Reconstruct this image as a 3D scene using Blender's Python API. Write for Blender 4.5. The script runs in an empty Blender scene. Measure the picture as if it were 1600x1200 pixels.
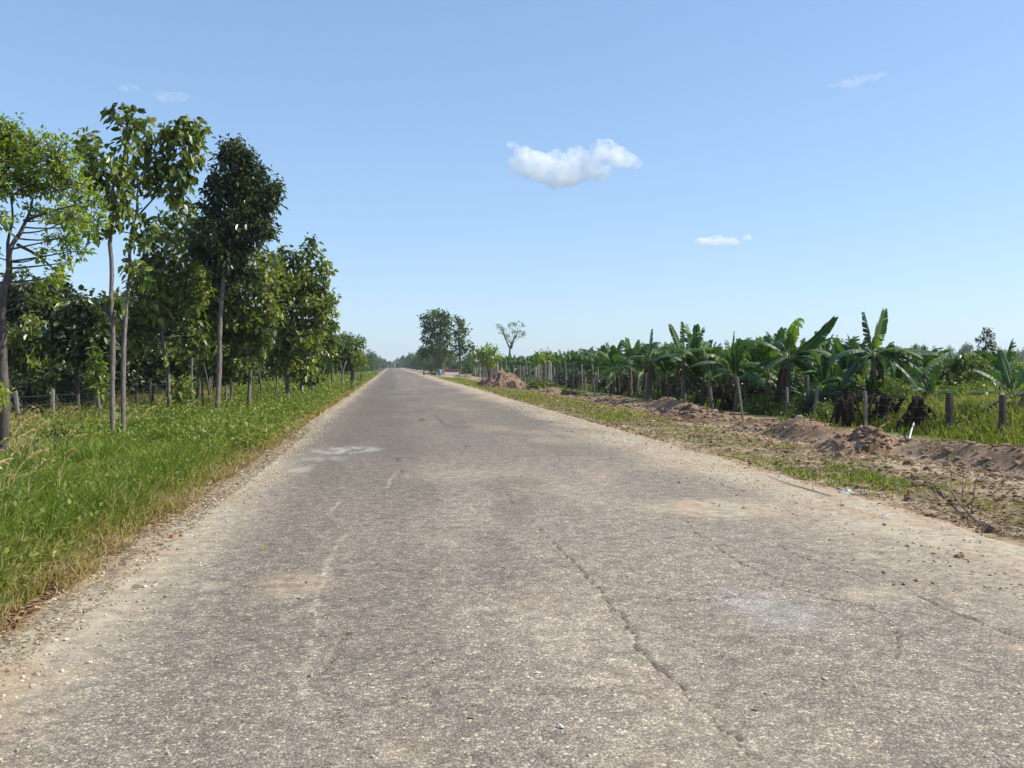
import bpy, math, random
import numpy as np
from mathutils import Matrix, Vector, Euler

# ------------------------------------------------------------------ camera, sky, sun, exposure
S = bpy.context.scene
C = S.collection
F_PX = 1450.0
CAM_H = 1.6
PITCH = math.atan(29 / F_PX)
YAW = math.atan(188 / F_PX)
SUN_EL, SUN_AZ = math.radians(43), math.radians(97)      # azimuth clockwise from the road (+Y) towards +X
cd = bpy.data.cameras.new("camera")
cam = bpy.data.objects.new("camera", cd)
C.objects.link(cam)
cd.sensor_width = 36
cd.lens = 36 * F_PX / 1600
cd.clip_start = 0.05
cd.clip_end = 20000
cam.location = (0, 0, CAM_H)
cam.rotation_euler = (math.pi / 2 - PITCH, 0, -YAW)
S.camera = cam
CAMR = Euler(cam.rotation_euler).to_matrix()

world = bpy.data.worlds.new("World")
S.world = world
world.use_nodes = True
wn = world.node_tree.nodes
wl = world.node_tree.links
wn.clear()
wo = wn.new("ShaderNodeOutputWorld")
wb = wn.new("ShaderNodeBackground")
sk = wn.new("ShaderNodeTexSky")
sk.sky_type = 'NISHITA'
sk.sun_disc = False
sk.sun_elevation = SUN_EL
sk.sun_rotation = SUN_AZ
sk.altitude = 100
sk.air_density = 1.0
sk.dust_density = 0.4
sk.ozone_density = 3.0
wb.inputs[1].default_value = 0.15
sm = wn.new("ShaderNodeMix"); sm.data_type = 'RGBA'; sm.blend_type = 'MULTIPLY'; sm.inputs[0].default_value = 1
sm.inputs[7].default_value = (1.15, 1.38, 1.67, 1)
sg = wn.new("ShaderNodeGamma"); sg.inputs[1].default_value = 0.62      # evens the sky out towards the horizon
wl.new(sk.outputs[0], sg.inputs[0]); wl.new(sg.outputs[0], sm.inputs[6]); wl.new(sm.outputs[2], wb.inputs[0])
wl.new(wb.outputs[0], wo.inputs[0])

sd = bpy.data.lights.new("sun", 'SUN')
sd.energy = 5.0
sd.angle = math.radians(0.53)
sd.color = (1.0, 0.95, 0.86)
sun = bpy.data.objects.new("sun", sd)
C.objects.link(sun)
sdir = Vector((math.sin(SUN_AZ) * math.cos(SUN_EL), math.cos(SUN_AZ) * math.cos(SUN_EL), math.sin(SUN_EL)))
sun.rotation_euler = sdir.to_track_quat('Z', 'Y').to_euler()
sun.location = (40, 10, 60)

S.view_settings.view_transform = 'Standard'
S.view_settings.look = 'None'
S.view_settings.exposure = 0.45
S.view_settings.gamma = 1
S.render.engine = 'CYCLES'
S.cycles.max_bounces = 14
S.cycles.diffuse_bounces = 3
S.cycles.glossy_bounces = 2
S.cycles.transmission_bounces = 3
S.cycles.transparent_max_bounces = 8
S.cycles.volume_bounces = 14
S.cycles.use_denoising = True

rng = np.random.default_rng(7)
random.seed(7)

# ------------------------------------------------------------------ helpers
def ray(px, py):
    return CAMR @ Vector(((px - 800) / F_PX, (600 - py) / F_PX, -1))

def G(px, py, z=0.0):
    d = ray(px, py)
    t = (z - CAM_H) / d.z
    return Vector((d.x * t, d.y * t, z))

def W(px, py, Y):
    d = ray(px, py)
    t = Y / d.y
    return Vector((d.x * t, Y, CAM_H + d.z * t))

def hsh(ix, iy, seed):
    n = (ix.astype(np.int64) * 374761393 + iy.astype(np.int64) * 668265263 + seed * 1442695041) & 0x7fffffff
    n = ((n ^ (n >> 13)) * 1274126177) & 0x7fffffff
    return ((n ^ (n >> 16)) & 0xffff) / 65535.0

def vn(x, y, seed=0):
    x = np.asarray(x, float); y = np.asarray(y, float)
    ix = np.floor(x); iy = np.floor(y)
    fx = x - ix; fy = y - iy
    fx = fx * fx * (3 - 2 * fx); fy = fy * fy * (3 - 2 * fy)
    a = hsh(ix, iy, seed); b = hsh(ix + 1, iy, seed)
    c = hsh(ix, iy + 1, seed); d = hsh(ix + 1, iy + 1, seed)
    return a + (b - a) * fx + (c - a) * fy + (a - b - c + d) * fx * fy

def fbm(x, y, seed=0, o=4):
    s = 0; a = .5; t = 0
    for k in range(o):
        s = s + a * vn(x * 2 ** k + 17 * k, y * 2 ** k + 5 * k, seed + k); t += a; a *= .5
    return s / t

def sst(a, b, x):
    t = np.clip((x - a) / (b - a), 0, 1)
    return t * t * (3 - 2 * t)

def nrm(v):
    return v / np.maximum(np.linalg.norm(v, axis=-1, keepdims=True), 1e-9)

class Geo:
    def __init__(s):
        s.V = []; s.T = []; s.Q = []; s.var = []; s.mT = []; s.mQ = []; s.n = 0; s.col = []
    def add(s, V, T=None, Q=None, var=0.5, mi=0, col=None):
        V = np.asarray(V, float).reshape(-1, 3)
        if T is not None and len(T):
            T = np.asarray(T, int); s.T.append(T + s.n); s.mT.append(np.full(len(T), mi))
        if Q is not None and len(Q):
            Q = np.asarray(Q, int); s.Q.append(Q + s.n); s.mQ.append(np.full(len(Q), mi))
        s.V.append(V)
        s.var.append(np.broadcast_to(np.asarray(var, float), (len(V),)).copy())
        if col is not None: s.col.append(col)
        s.n += len(V)
    def mesh(s, name, mats, smooth=False):
        V = np.concatenate(s.V)
        T = np.concatenate(s.T) if s.T else np.zeros((0, 3), int)
        Q = np.concatenate(s.Q) if s.Q else np.zeros((0, 4), int)
        m = bpy.data.meshes.new(name)
        m.vertices.add(len(V)); m.vertices.foreach_set("co", V.astype(np.float32).ravel())
        L = np.concatenate([T.ravel(), Q.ravel()]).astype(np.int32)
        m.loops.add(len(L)); m.loops.foreach_set("vertex_index", L)
        st = np.concatenate([np.arange(len(T)) * 3, len(T) * 3 + np.arange(len(Q)) * 4]).astype(np.int32)
        m.polygons.add(len(st)); m.polygons.foreach_set("loop_start", st)
        mi = np.concatenate((s.mT if s.mT else []) + (s.mQ if s.mQ else [])) if (s.mT or s.mQ) else np.zeros(0)
        for mm in mats: m.materials.append(mm)
        if len(mats) > 1: m.polygons.foreach_set("material_index", mi.astype(np.int32))
        m.polygons.foreach_set("use_smooth", np.full(len(st), smooth))
        m.update(calc_edges=True)
        a = m.attributes.new("var", 'FLOAT', 'POINT')
        a.data.foreach_set("value", np.concatenate(s.var).astype(np.float32))
        if s.col:
            c = np.concatenate(s.col)
            ca = m.attributes.new("col", 'FLOAT_COLOR', 'POINT')
            ca.data.foreach_set("color", np.concatenate([c, np.ones((len(c), 1))], 1).astype(np.float32).ravel())
        return m
    def build(s, name, mats, parent=None, loc=(0, 0, 0), smooth=False):
        if not isinstance(mats, (list, tuple)): mats = [mats]
        o = bpy.data.objects.new(name, s.mesh(name, mats, smooth))
        o.location = loc
        C.objects.link(o)
        if parent is not None: o.parent = parent
        return o

def tag(o, label=None, cat=None, group=None, kind=None):
    if label: o["label"] = label
    if cat: o["category"] = cat
    if group: o["group"] = group
    if kind: o["kind"] = kind
    return o

def thing(name, loc, label, cat, group=None):
    o = bpy.data.objects.new(name, None)
    o.empty_display_size = 0.2
    o.location = loc
    C.objects.link(o)
    return tag(o, label, cat, group)

def dup(root, loc, rz=0, sc=1.0, label=None):
    def cp(o, par):
        c = o.copy(); C.objects.link(c)
        if par is not None: c.parent = par
        for ch in kids.get(o.name, []): cp(ch, c)
        return c
    kids = {}
    for ch in root.children_recursive: kids.setdefault(ch.parent.name, []).append(ch)
    r = cp(root, None)
    r.location = loc; r.rotation_euler = (0, 0, rz)
    r.scale = (sc, sc, sc) if not isinstance(sc, tuple) else sc
    if label: r["label"] = label
    return r

def tube(g, pts, rad, sides=8, var=.5, mi=0, wob=0.0, cap=True):
    pts = np.array([tuple(p) for p in pts], float)
    n = len(pts)
    rad = np.broadcast_to(np.asarray(rad, float), (n,))
    t = nrm(np.gradient(pts, axis=0))
    ref = np.array([1.0, 0.13, 0.07]) if abs(t[0][0]) < .8 else np.array([0.1, 1.0, 0.05])
    u = nrm(np.cross(t, ref)); v = np.cross(t, u)
    a = np.linspace(0, 2 * math.pi, sides, endpoint=False)
    rr = rad[:, None] * (1 + wob * (rng.random((n, sides)) - .5))
    V = pts[:, None] + rr[..., None] * (np.cos(a)[None, :, None] * u[:, None] + np.sin(a)[None, :, None] * v[:, None])
    V = V.reshape(-1, 3)
    i = np.arange(n - 1)[:, None] * sides; j = np.arange(sides)[None]; k = (j + 1) % sides
    Q = np.stack([i + j, i + k, i + sides + k, i + sides + j], -1).reshape(-1, 4)
    T = []
    if cap:
        V = np.concatenate([V, pts[:1] - t[:1] * rad[0] * .1, pts[-1:] + t[-1:] * rad[-1] * .25])
        b = n * sides
        for q in range(sides):
            r_ = (q + 1) % sides
            T.append((b, r_, q)); T.append((b + 1, (n - 1) * sides + q, (n - 1) * sides + r_))
    g.add(V, T=np.array(T) if T else None, Q=Q, var=var, mi=mi)

def smooth_path(pts, n=4):
    """Catmull-Rom through the points (last column may be radius)."""
    P = np.array([tuple(p) for p in pts], float)
    P = np.vstack([2 * P[0] - P[1], P, 2 * P[-1] - P[-2]])
    out = []
    for i in range(1, len(P) - 2):
        for k in range(n):
            t = k / n
            out.append(.5 * (2 * P[i] + (P[i + 1] - P[i - 1]) * t + (2 * P[i - 1] - 5 * P[i] + 4 * P[i + 1] - P[i + 2]) * t * t + (3 * P[i] - P[i - 1] - 3 * P[i + 1] + P[i + 2]) * t ** 3))
    out.append(P[-2])
    return np.array(out)

def sticks(g, A, B, ra, rb, var=.5, mi=0):
    """three-sided tapered sticks, all at once"""
    A = np.asarray(A, float); B = np.asarray(B, float); n = len(A)
    if n == 0: return
    d = nrm(B - A)
    ref = np.where(np.abs(d[:, 2:3]) > .9, np.array([[1., 0, 0]]), np.array([[0, 0, 1.]]))
    u = nrm(np.cross(d, ref)); v = np.cross(d, u)
    ra = np.broadcast_to(ra, (n,))[:, None]; rb = np.broadcast_to(rb, (n,))[:, None]
    V = []
    for P, r in ((A, ra), (B, rb)):
        for a in (0, 2.094, 4.189):
            V.append(P + r * (math.cos(a) * u + math.sin(a) * v))
    V = np.stack(V, 1).reshape(-1, 3)
    b = np.arange(n)[:, None] * 6
    Q = np.concatenate([b + np.array([[0, 1, 4, 3]]), b + np.array([[1, 2, 5, 4]]), b + np.array([[2, 0, 3, 5]])])
    g.add(V, Q=Q, var=var, mi=mi)

def leaves(g, P, D, L, Wd, var, droop=.15, fold=.12, mi=0):
    """folded, drooping leaves: 6 vertices and four triangles each"""
    n = len(P)
    if n == 0: return
    D = nrm(D)
    up = np.array([[0, 0, 1.]]) + .6 * rng.normal(size=(n, 3))
    Sd = nrm(np.cross(D, up)); N = np.cross(Sd, D)
    L = np.broadcast_to(L, (n,))[:, None]; Wd = np.broadcast_to(Wd, (n,))[:, None]
    dz = np.zeros((n, 3)); dz[:, 2] = -1
    V = np.stack([P,
                  P + D * L * .34 + Sd * Wd * .46 + N * Wd * fold,
                  P + D * L * .70 + Sd * Wd * .36 + N * Wd * fold + dz * L * droop * .5,
                  P + D * L + dz * L * droop,
                  P + D * L * .70 - Sd * Wd * .36 + N * Wd * fold + dz * L * droop * .5,
                  P + D * L * .34 - Sd * Wd * .46 + N * Wd * fold], 1).reshape(-1, 3)
    b = np.arange(n)[:, None] * 6
    T = np.concatenate([b + np.array([[0, 2, 1]]), b + np.array([[0, 3, 2]]), b + np.array([[0, 4, 3]]), b + np.array([[0, 5, 4]])])
    g.add(V, T=T, var=np.repeat(np.broadcast_to(var, (n,)), 6), mi=mi)

def blades(g, P, D, H, Wd, var, bend, mi=0):
    """grass blades: 5 vertices. D = horizontal lean direction"""
    n = len(P)
    if n == 0: return
    D = nrm(D); Sd = np.stack([-D[:, 1], D[:, 0], 0 * D[:, 0]], 1)
    th = rng.random(n) * 2 * math.pi
    Sd = np.stack([np.cos(th), np.sin(th), 0 * th], 1)
    H = np.broadcast_to(H, (n,))[:, None]; Wd = np.broadcast_to(Wd, (n,))[:, None]; bend = np.broadcast_to(bend, (n,))[:, None]
    Z = np.array([[0, 0, 1.]])
    m = P + Z * H * .6 + D * H * bend * .3
    t = P + Z * H * (1 - .35 * bend) + D * H * bend
    V = np.stack([P - Sd * Wd * .5, P + Sd * Wd * .5, m - Sd * Wd * .38, m + Sd * Wd * .38, t], 1).reshape(-1, 3)
    b = np.arange(n)[:, None] * 5
    g.add(V, T=b + np.array([[2, 3, 4]]), Q=b + np.array([[0, 1, 3, 2]]), var=np.repeat(np.broadcast_to(var, (n,)), 5), mi=mi)

ICO_V = None
def ico():
    t = (1 + 5 ** .5) / 2
    v = nrm(np.array([(-1, t, 0), (1, t, 0), (-1, -t, 0), (1, -t, 0), (0, -1, t), (0, 1, t), (0, -1, -t), (0, 1, -t), (t, 0, -1), (t, 0, 1), (-t, 0, -1), (-t, 0, 1)], float))
    f = np.array([(0, 11, 5), (0, 5, 1), (0, 1, 7), (0, 7, 10), (0, 10, 11), (1, 5, 9), (5, 11, 4), (11, 10, 2), (10, 7, 6), (7, 1, 8), (3, 9, 4), (3, 4, 2), (3, 2, 6), (3, 6, 8), (3, 8, 9), (4, 9, 5), (2, 4, 11), (6, 2, 10), (8, 6, 7), (9, 8, 1)])
    return v, f
IV, IF = ico()

def stones(g, P, R, var, flat=.65, mi=0):
    n = len(P)
    if n == 0: return
    R = np.broadcast_to(R, (n,))[:, None, None]
    sc = (.6 + .8 * rng.random((n, 1, 3))) * np.array([[[1, 1, flat]]])
    V = IV[None] * (1 + .35 * (rng.random((n, 12, 1)) - .5)) * sc * R
    th = rng.random(n) * 6.283
    c, s = np.cos(th)[:, None], np.sin(th)[:, None]
    V = np.stack([V[..., 0] * c - V[..., 1] * s, V[..., 0] * s + V[..., 1] * c, V[..., 2]], -1) + P[:, None]
    b = np.arange(n)[:, None, None] * 12
    g.add(V.reshape(-1, 3), T=(b + IF[None]).reshape(-1, 3), var=np.repeat(np.broadcast_to(var, (n,)), 12), mi=mi)

# ------------------------------------------------------------------ materials
def newmat(name):
    m = bpy.data.materials.new(name); m.use_nodes = True
    nt = m.node_tree; b = nt.nodes["Principled BSDF"]
    return m, nt, nt.nodes, nt.links, b

def ramp(N, cols, pos=None):
    r = N.new("ShaderNodeValToRGB"); cr = r.color_ramp
    pos = pos or [i / (len(cols) - 1) for i in range(len(cols))]
    while len(cr.elements) < len(cols): cr.elements.new(.5)
    for e, c, p in zip(cr.elements, cols, pos): e.position = p; e.color = (*c, 1)
    return r

def leaf_mat(name, cols, trans=.35, rough=.45, spec=.4, pos=None, tcol=1.6):
    m, nt, N, L, b = newmat(name)
    at = N.new("ShaderNodeAttribute"); at.attribute_name = "var"
    r = ramp(N, cols, pos)
    L.new(at.outputs["Fac"], r.inputs[0])
    L.new(r.outputs[0], b.inputs["Base Color"])
    b.inputs["Roughness"].default_value = rough
    b.inputs["Specular IOR Level"].default_value = spec
    tr = N.new("ShaderNodeBsdfTranslucent")
    mm = N.new("ShaderNodeMix"); mm.data_type = 'RGBA'; mm.blend_type = 'MULTIPLY'; mm.inputs[0].default_value = 1
    mm.inputs[7].default_value = (tcol, tcol * 1.05, tcol * .35, 1)
    L.new(r.outputs[0], mm.inputs[6]); L.new(mm.outputs[2], tr.inputs[0])
    mx = N.new("ShaderNodeMixShader"); mx.inputs[0].default_value = trans
    L.new(b.outputs[0], mx.inputs[1]); L.new(tr.outputs[0], mx.inputs[2])
    L.new(mx.outputs[0], N["Material Output"].inputs[0])
    return m

def bark_mat(name, c1, c2, sc=(14, 14, 3)):
    m, nt, N, L, b = newmat(name)
    tc = N.new("ShaderNodeTexCoord"); mp = N.new("ShaderNodeMapping")
    mp.inputs[3].default_value = sc
    n = N.new("ShaderNodeTexNoise"); n.inputs["Scale"].default_value = 2.2; n.inputs["Detail"].default_value = 6; n.inputs["Roughness"].default_value = .65
    r = ramp(N, [c1, c2], [.35, .65])
    L.new(tc.outputs["Object"], mp.inputs[0]); L.new(mp.outputs[0], n.inputs[0]); L.new(n.outputs[0], r.inputs[0])
    L.new(r.outputs[0], b.inputs["Base Color"]); b.inputs["Roughness"].default_value = .9
    bp = N.new("ShaderNodeBump"); bp.inputs["Strength"].default_value = .6; bp.inputs["Distance"].default_value = .02
    L.new(n.outputs[0], bp.inputs["Height"]); L.new(bp.outputs[0], b.inputs["Normal"])
    return m

def var_mat(name, cols, rough=.9, noise=20):
    m, nt, N, L, b = newmat(name)
    at = N.new("ShaderNodeAttribute"); at.attribute_name = "var"
    r = ramp(N, cols); L.new(at.outputs["Fac"], r.inputs[0])
    n = N.new("ShaderNodeTexNoise"); n.inputs["Scale"].default_value = noise; n.inputs["Detail"].default_value = 3
    tc = N.new("ShaderNodeTexCoord"); L.new(tc.outputs["Object"], n.inputs[0])
    mr = N.new("ShaderNodeMapRange"); mr.inputs[3].default_value = .7; mr.inputs[4].default_value = 1.3
    L.new(n.outputs[0], mr.inputs[0])
    vm = N.new("ShaderNodeVectorMath"); vm.operation = 'SCALE'
    L.new(r.outputs[0], vm.inputs[0]); L.new(mr.outputs[0], vm.inputs["Scale"])
    L.new(vm.outputs[0], b.inputs["Base Color"]); b.inputs["Roughness"].default_value = rough
    return m

def plain(name, col, rough=.6, metal=0.0):
    m, nt, N, L, b = newmat(name)
    n = N.new("ShaderNodeTexNoise"); n.inputs["Scale"].default_value = 9; n.inputs["Detail"].default_value = 4
    tc = N.new("ShaderNodeTexCoord"); L.new(tc.outputs["Object"], n.inputs[0])
    r = ramp(N, [tuple(c * .75 for c in col), tuple(min(1, c * 1.15) for c in col)])
    L.new(n.outputs[0], r.inputs[0]); L.new(r.outputs[0], b.inputs["Base Color"])
    b.inputs["Roughness"].default_value = rough; b.inputs["Metallic"].default_value = metal
    return m

def soil_mat(name, fine=60, bump=.5, dist=.02):
    """vertex colour 'col' = what covers the ground there, plus fine grain"""
    m, nt, N, L, b = newmat(name)
    at = N.new("ShaderNodeAttribute"); at.attribute_name = "col"
    tc = N.new("ShaderNodeTexCoord")
    n = N.new("ShaderNodeTexNoise"); n.inputs["Scale"].default_value = fine; n.inputs["Detail"].default_value = 5; n.inputs["Roughness"].default_value = .7
    n2 = N.new("ShaderNodeTexNoise"); n2.inputs["Scale"].default_value = 4; n2.inputs["Detail"].default_value = 6
    L.new(tc.outputs["Object"], n.inputs[0]); L.new(tc.outputs["Object"], n2.inputs[0])
    a = N.new("ShaderNodeMath"); a.operation = 'ADD'; L.new(n.outputs[0], a.inputs[0]); L.new(n2.outputs[0], a.inputs[1])
    mr = N.new("ShaderNodeMapRange"); mr.inputs[1].default_value = .65; mr.inputs[2].default_value = 1.35
    mr.inputs[3].default_value = .6; mr.inputs[4].default_value = 1.4
    L.new(a.outputs[0], mr.inputs[0])
    vm = N.new("ShaderNodeVectorMath"); vm.operation = 'SCALE'
    L.new(at.outputs["Color"], vm.inputs[0]); L.new(mr.outputs[0], vm.inputs["Scale"])
    L.new(vm.outputs[0], b.inputs["Base Color"]); b.inputs["Roughness"].default_value = .95
    b.inputs["Specular IOR Level"].default_value = .2
    bp = N.new("ShaderNodeBump"); bp.inputs["Strength"].default_value = bump; bp.inputs["Distance"].default_value = dist
    L.new(a.outputs[0], bp.inputs["Height"]); L.new(bp.outputs[0], b.inputs["Normal"])
    return m

def road_mat():
    m, nt, N, L, b = newmat("road_surface")
    at = N.new("ShaderNodeAttribute"); at.attribute_name = "col"
    av = N.new("ShaderNodeAttribute"); av.attribute_name = "var"      # 1 = bare aggregate, 0 = covered by dust
    tc = N.new("ShaderNodeTexCoord")
    def vor(scale):
        v = N.new("ShaderNodeTexVoronoi"); v.inputs["Scale"].default_value = scale
        L.new(tc.outputs["Object"], v.inputs["Vector"]); return v
    v1, v2 = vor(62), vor(150)
    s1 = N.new("ShaderNodeSeparateColor"); L.new(v1.outputs["Color"], s1.inputs[0])
    s2 = N.new("ShaderNodeSeparateColor"); L.new(v2.outputs["Color"], s2.inputs[0])
    r1 = ramp(N, [(.58,) * 3, (.85,) * 3, (1.05,) * 3, (1.95, 1.85, 1.65)], [0, .5, .86, 1]); L.new(s1.outputs[0], r1.inputs[0])
    r2 = ramp(N, [(.6,) * 3, (1.0,) * 3, (2.0, 1.9, 1.65)], [0, .75, 1]); L.new(s2.outputs[0], r2.inputs[0])
    n = N.new("ShaderNodeTexNoise"); n.inputs["Scale"].default_value = 7; n.inputs["Detail"].default_value = 8; n.inputs["Roughness"].default_value = .7
    L.new(tc.outputs["Object"], n.inputs[0])
    rn = ramp(N, [(.72,) * 3, (1.3,) * 3], [.35, .65]); L.new(n.outputs[0], rn.inputs[0])
    def mul(a, c, f=None):
        x = N.new("ShaderNodeMix"); x.data_type = 'RGBA'; x.blend_type = 'MULTIPLY'; x.inputs[0].default_value = 1
        if f is not None: L.new(f, x.inputs[0])
        L.new(a, x.inputs[6]); L.new(c, x.inputs[7]); return x.outputs[2]
    pos = N.new("ShaderNodeMath"); pos.operation = 'MULTIPLY'; pos.inputs[1].default_value = .95; L.new(av.outputs["Fac"], pos.inputs[0])
    c = mul(at.outputs["Color"], r1.outputs[0], pos.outputs[0])
    c = mul(c, r2.outputs[0], pos.outputs[0])
    c = mul(c, rn.outputs[0])
    # hairline crazing, only in worn stretches
    wn2 = N.new("ShaderNodeTexNoise"); wn2.inputs["Scale"].default_value = 5; wn2.inputs["Detail"].default_value = 4
    L.new(tc.outputs["Object"], wn2.inputs[0])
    wv = N.new("ShaderNodeMix"); wv.data_type = 'RGBA'; wv.blend_type = 'LINEAR_LIGHT'; wv.inputs[0].default_value = .12
    L.new(tc.outputs["Object"], wv.inputs[6]); L.new(wn2.outputs["Color"], wv.inputs[7])
    ve = N.new("ShaderNodeTexVoronoi"); ve.feature = 'DISTANCE_TO_EDGE'; ve.inputs["Scale"].default_value = 1.7
    L.new(wv.outputs[2], ve.inputs["Vector"])
    er = N.new("ShaderNodeMapRange"); er.inputs[1].default_value = .0; er.inputs[2].default_value = .012; er.inputs[3].default_value = .55; er.inputs[4].default_value = 0
    L.new(ve.outputs["Distance"], er.inputs[0])
    mn = N.new("ShaderNodeTexNoise"); mn.inputs["Scale"].default_value = .9; mn.inputs["Detail"].default_value = 3
    L.new(tc.outputs["Object"], mn.inputs[0])
    mk = N.new("ShaderNodeMapRange"); mk.inputs[1].default_value = .5; mk.inputs[2].default_value = .62
    L.new(mn.outputs[0], mk.inputs[0])
    mm = N.new("ShaderNodeMath"); mm.operation = 'MULTIPLY'; L.new(er.outputs[0], mm.inputs[0]); L.new(mk.outputs[0], mm.inputs[1])
    mm2 = N.new("ShaderNodeMath"); mm2.operation = 'MULTIPLY'; L.new(mm.outputs[0], mm2.inputs[0]); L.new(av.outputs["Fac"], mm2.inputs[1])
    cx = N.new("ShaderNodeMix"); cx.data_type = 'RGBA'; cx.inputs[7].default_value = (.06, .05, .04, 1)
    L.new(mm2.outputs[0], cx.inputs[0]); L.new(c, cx.inputs[6]); c = cx.outputs[2]
    L.new(c, b.inputs["Base Color"]); b.inputs["Roughness"].default_value = .85
    b.inputs["Specular IOR Level"].default_value = .3
    h = N.new("ShaderNodeMath"); h.operation = 'MULTIPLY_ADD'; h.inputs[1].default_value = -.8
    L.new(v1.outputs["Distance"], h.inputs[0]); L.new(n.outputs[0], h.inputs[2])
    hm = N.new("ShaderNodeMath"); hm.operation = 'MULTIPLY'; L.new(h.outputs[0], hm.inputs[0]); L.new(av.outputs["Fac"], hm.inputs[1])
    bp = N.new("ShaderNodeBump"); bp.inputs["Strength"].default_value = .55; bp.inputs["Distance"].default_value = .012
    L.new(hm.outputs[0], bp.inputs["Height"]); L.new(bp.outputs[0], b.inputs["Normal"])
    return m

M = {}
M['teak'] = leaf_mat("leaf_broad_green", [(.022, .042, .009), (.06, .095, .018), (.18, .22, .035), (.30, .27, .08)], pos=[0, .4, .75, 1], rough=.38, spec=.5)  # bright yellow-green stop raises the sunlit share through leaf colour
M['lime'] = leaf_mat("leaf_yellow_green", [(.07, .12, .012), (.20, .28, .022), (.36, .38, .04)], rough=.45, trans=.45)
M['dark'] = leaf_mat("leaf_dark", [(.012, .024, .009), (.035, .060, .018), (.11, .13, .04)], trans=.25, rough=.35, spec=.5)  # last stop puts leaf highlights into the colour
M['shrub'] = leaf_mat("leaf_shrub", [(.045, .085, .012), (.11, .17, .022), (.24, .25, .05)], rough=.5)
M['far'] = leaf_mat("leaf_far", [(.035, .068, .018), (.08, .125, .032), (.15, .19, .05)], trans=.25, rough=.7, spec=.2)
M['red'] = leaf_mat("leaf_reddish", [(.05, .03, .025), (.06, .05, .03), (.03, .05, .02)], trans=.2)
M['banana'] = leaf_mat("banana_blade", [(.02, .055, .02), (.045, .10, .024), (.10, .17, .03), (.22, .19, .06)], pos=[0, .5, .9, 1], rough=.5, spec=.35, trans=.34)
M['rib'] = plain("banana_rib", (.26, .30, .10), .5)
M['pstem'] = bark_mat("banana_stem", (.07, .06, .04), (.17, .15, .09), (6, 6, 3))
M['deadleaf'] = leaf_mat("dry_leaf", [(.05, .03, .018), (.09, .055, .03), (.16, .11, .06)], trans=.15, rough=.8, spec=.1, tcol=1.1)
M['deaddark'] = leaf_mat("dry_dark_leaf", [(.02, .014, .010), (.035, .022, .015), (.07, .045, .03)], trans=.05, rough=.8, spec=.1, tcol=1.0)
M['grass'] = leaf_mat("grass_blade", [(.04, .085, .010), (.095, .17, .014), (.24, .29, .03), (.34, .28, .10), (.36, .26, .14)], pos=[0, .35, .62, .85, 1], trans=.35, rough=.55, spec=.3, tcol=1.35)
M['straw'] = leaf_mat("dry_straw", [(.20, .13, .06), (.33, .25, .13), (.5, .42, .28)], trans=.2, rough=.7, spec=.15, tcol=1.1)
M['litter'] = leaf_mat("leaf_litter", [(.11, .05, .025), (.22, .12, .06), (.38, .27, .16)], trans=.05, rough=.85, spec=.1, tcol=1.0)
M['weeds'] = leaf_mat("tall_weed", [(.055, .085, .014), (.13, .16, .026), (.25, .26, .05), (.33, .29, .11)], trans=.35, rough=.6, spec=.2, tcol=1.35)
M['bark'] = bark_mat("bark_pale", (.075, .06, .052), (.24, .195, .17))
M['barkd'] = bark_mat("bark_dark", (.05, .04, .035), (.13, .10, .085))
M['post'] = bark_mat("post_grey_wood", (.09, .075, .065), (.26, .22, .19), (30, 30, 4))
M['postd'] = bark_mat("post_dark_and_shaded", (.03, .024, .02), (.10, .08, .06), (30, 30, 4))  # dark wood; on fence posts its darkness also stands in for shade
M['postp'] = bark_mat("post_pale_wood", (.20, .18, .16), (.42, .39, .35), (30, 30, 4))
M['postw'] = bark_mat("post_whitewashed", (.45, .43, .40), (.7, .68, .64), (30, 30, 4))
M['wire'] = plain("wire", (.22, .21, .2), .5, .6)
M['soil'] = soil_mat("soil")
M['bank'] = soil_mat("red_earth", 25, .9, .05)
M['clod'] = var_mat("soil_clods", [(.14, .08, .05), (.24, .15, .095), (.38, .28, .19)])
M['gravel'] = var_mat("gravel", [(.24, .19, .14), (.38, .31, .22), (.58, .51, .41)], .8, 60)
M['road'] = road_mat()
M['stick'] = bark_mat("dry_stick", (.12, .08, .04), (.27, .19, .10), (20, 20, 20))
M['white'] = plain("white_paint", (.8, .8, .78), .5); M['scrap'] = plain("scrap_paper", (.5, .49, .46), .7)
M['plastic'] = plain("plastic_litter", (.40, .43, .40), .6)
M['blue'] = plain("blue_drum", (.14, .22, .28), .5)
M['brownb'] = plain("brown_boards", (.16, .09, .07), .8)
M['tanb'] = plain("tan_board", (.5, .33, .24), .8)
M['redstone'] = plain("red_brick_bit", (.38, .12, .09), .85)

# ------------------------------------------------------------------ ground
XL, XR = -1.85, 5.15          # edges of the asphalt
def bank_h(X, Y):
    """height of the line of dug-out earth along the right verge"""
    c = 9.55 + .35 * np.sin(Y * .23) + .5 * (fbm(Y * .11, 0 * Y + 3, 5) - .5) + .12 * np.sin(Y * .9)
    h = .06 + .40 * fbm(Y * .35, 0 * Y + 9, 11, 3) ** 1.3
    h = h * (.35 + .85 * sst(.38, .6, fbm(Y * .16 + 3, 0 * Y + 2, 15, 2))) + .22 * sst(17.5, 12, Y)
    h = h * sst(-7, -3, Y)
    w = .75 + .35 * fbm(Y * .2, 0 * Y, 21)
    d = (X - c) / w
    prof = np.where(d < 0, np.exp(-(d * 1.9) ** 2), np.exp(-(d * 1.05) ** 2))
    z = h * prof
    z = z + (.13 * (fbm(X * 1.7, Y * 1.7, 31, 4) - .45) + .05 * (fbm(X * 6, Y * 6, 32, 3) - .5)) * np.exp(-(d * .75) ** 2)
    return z

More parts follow.
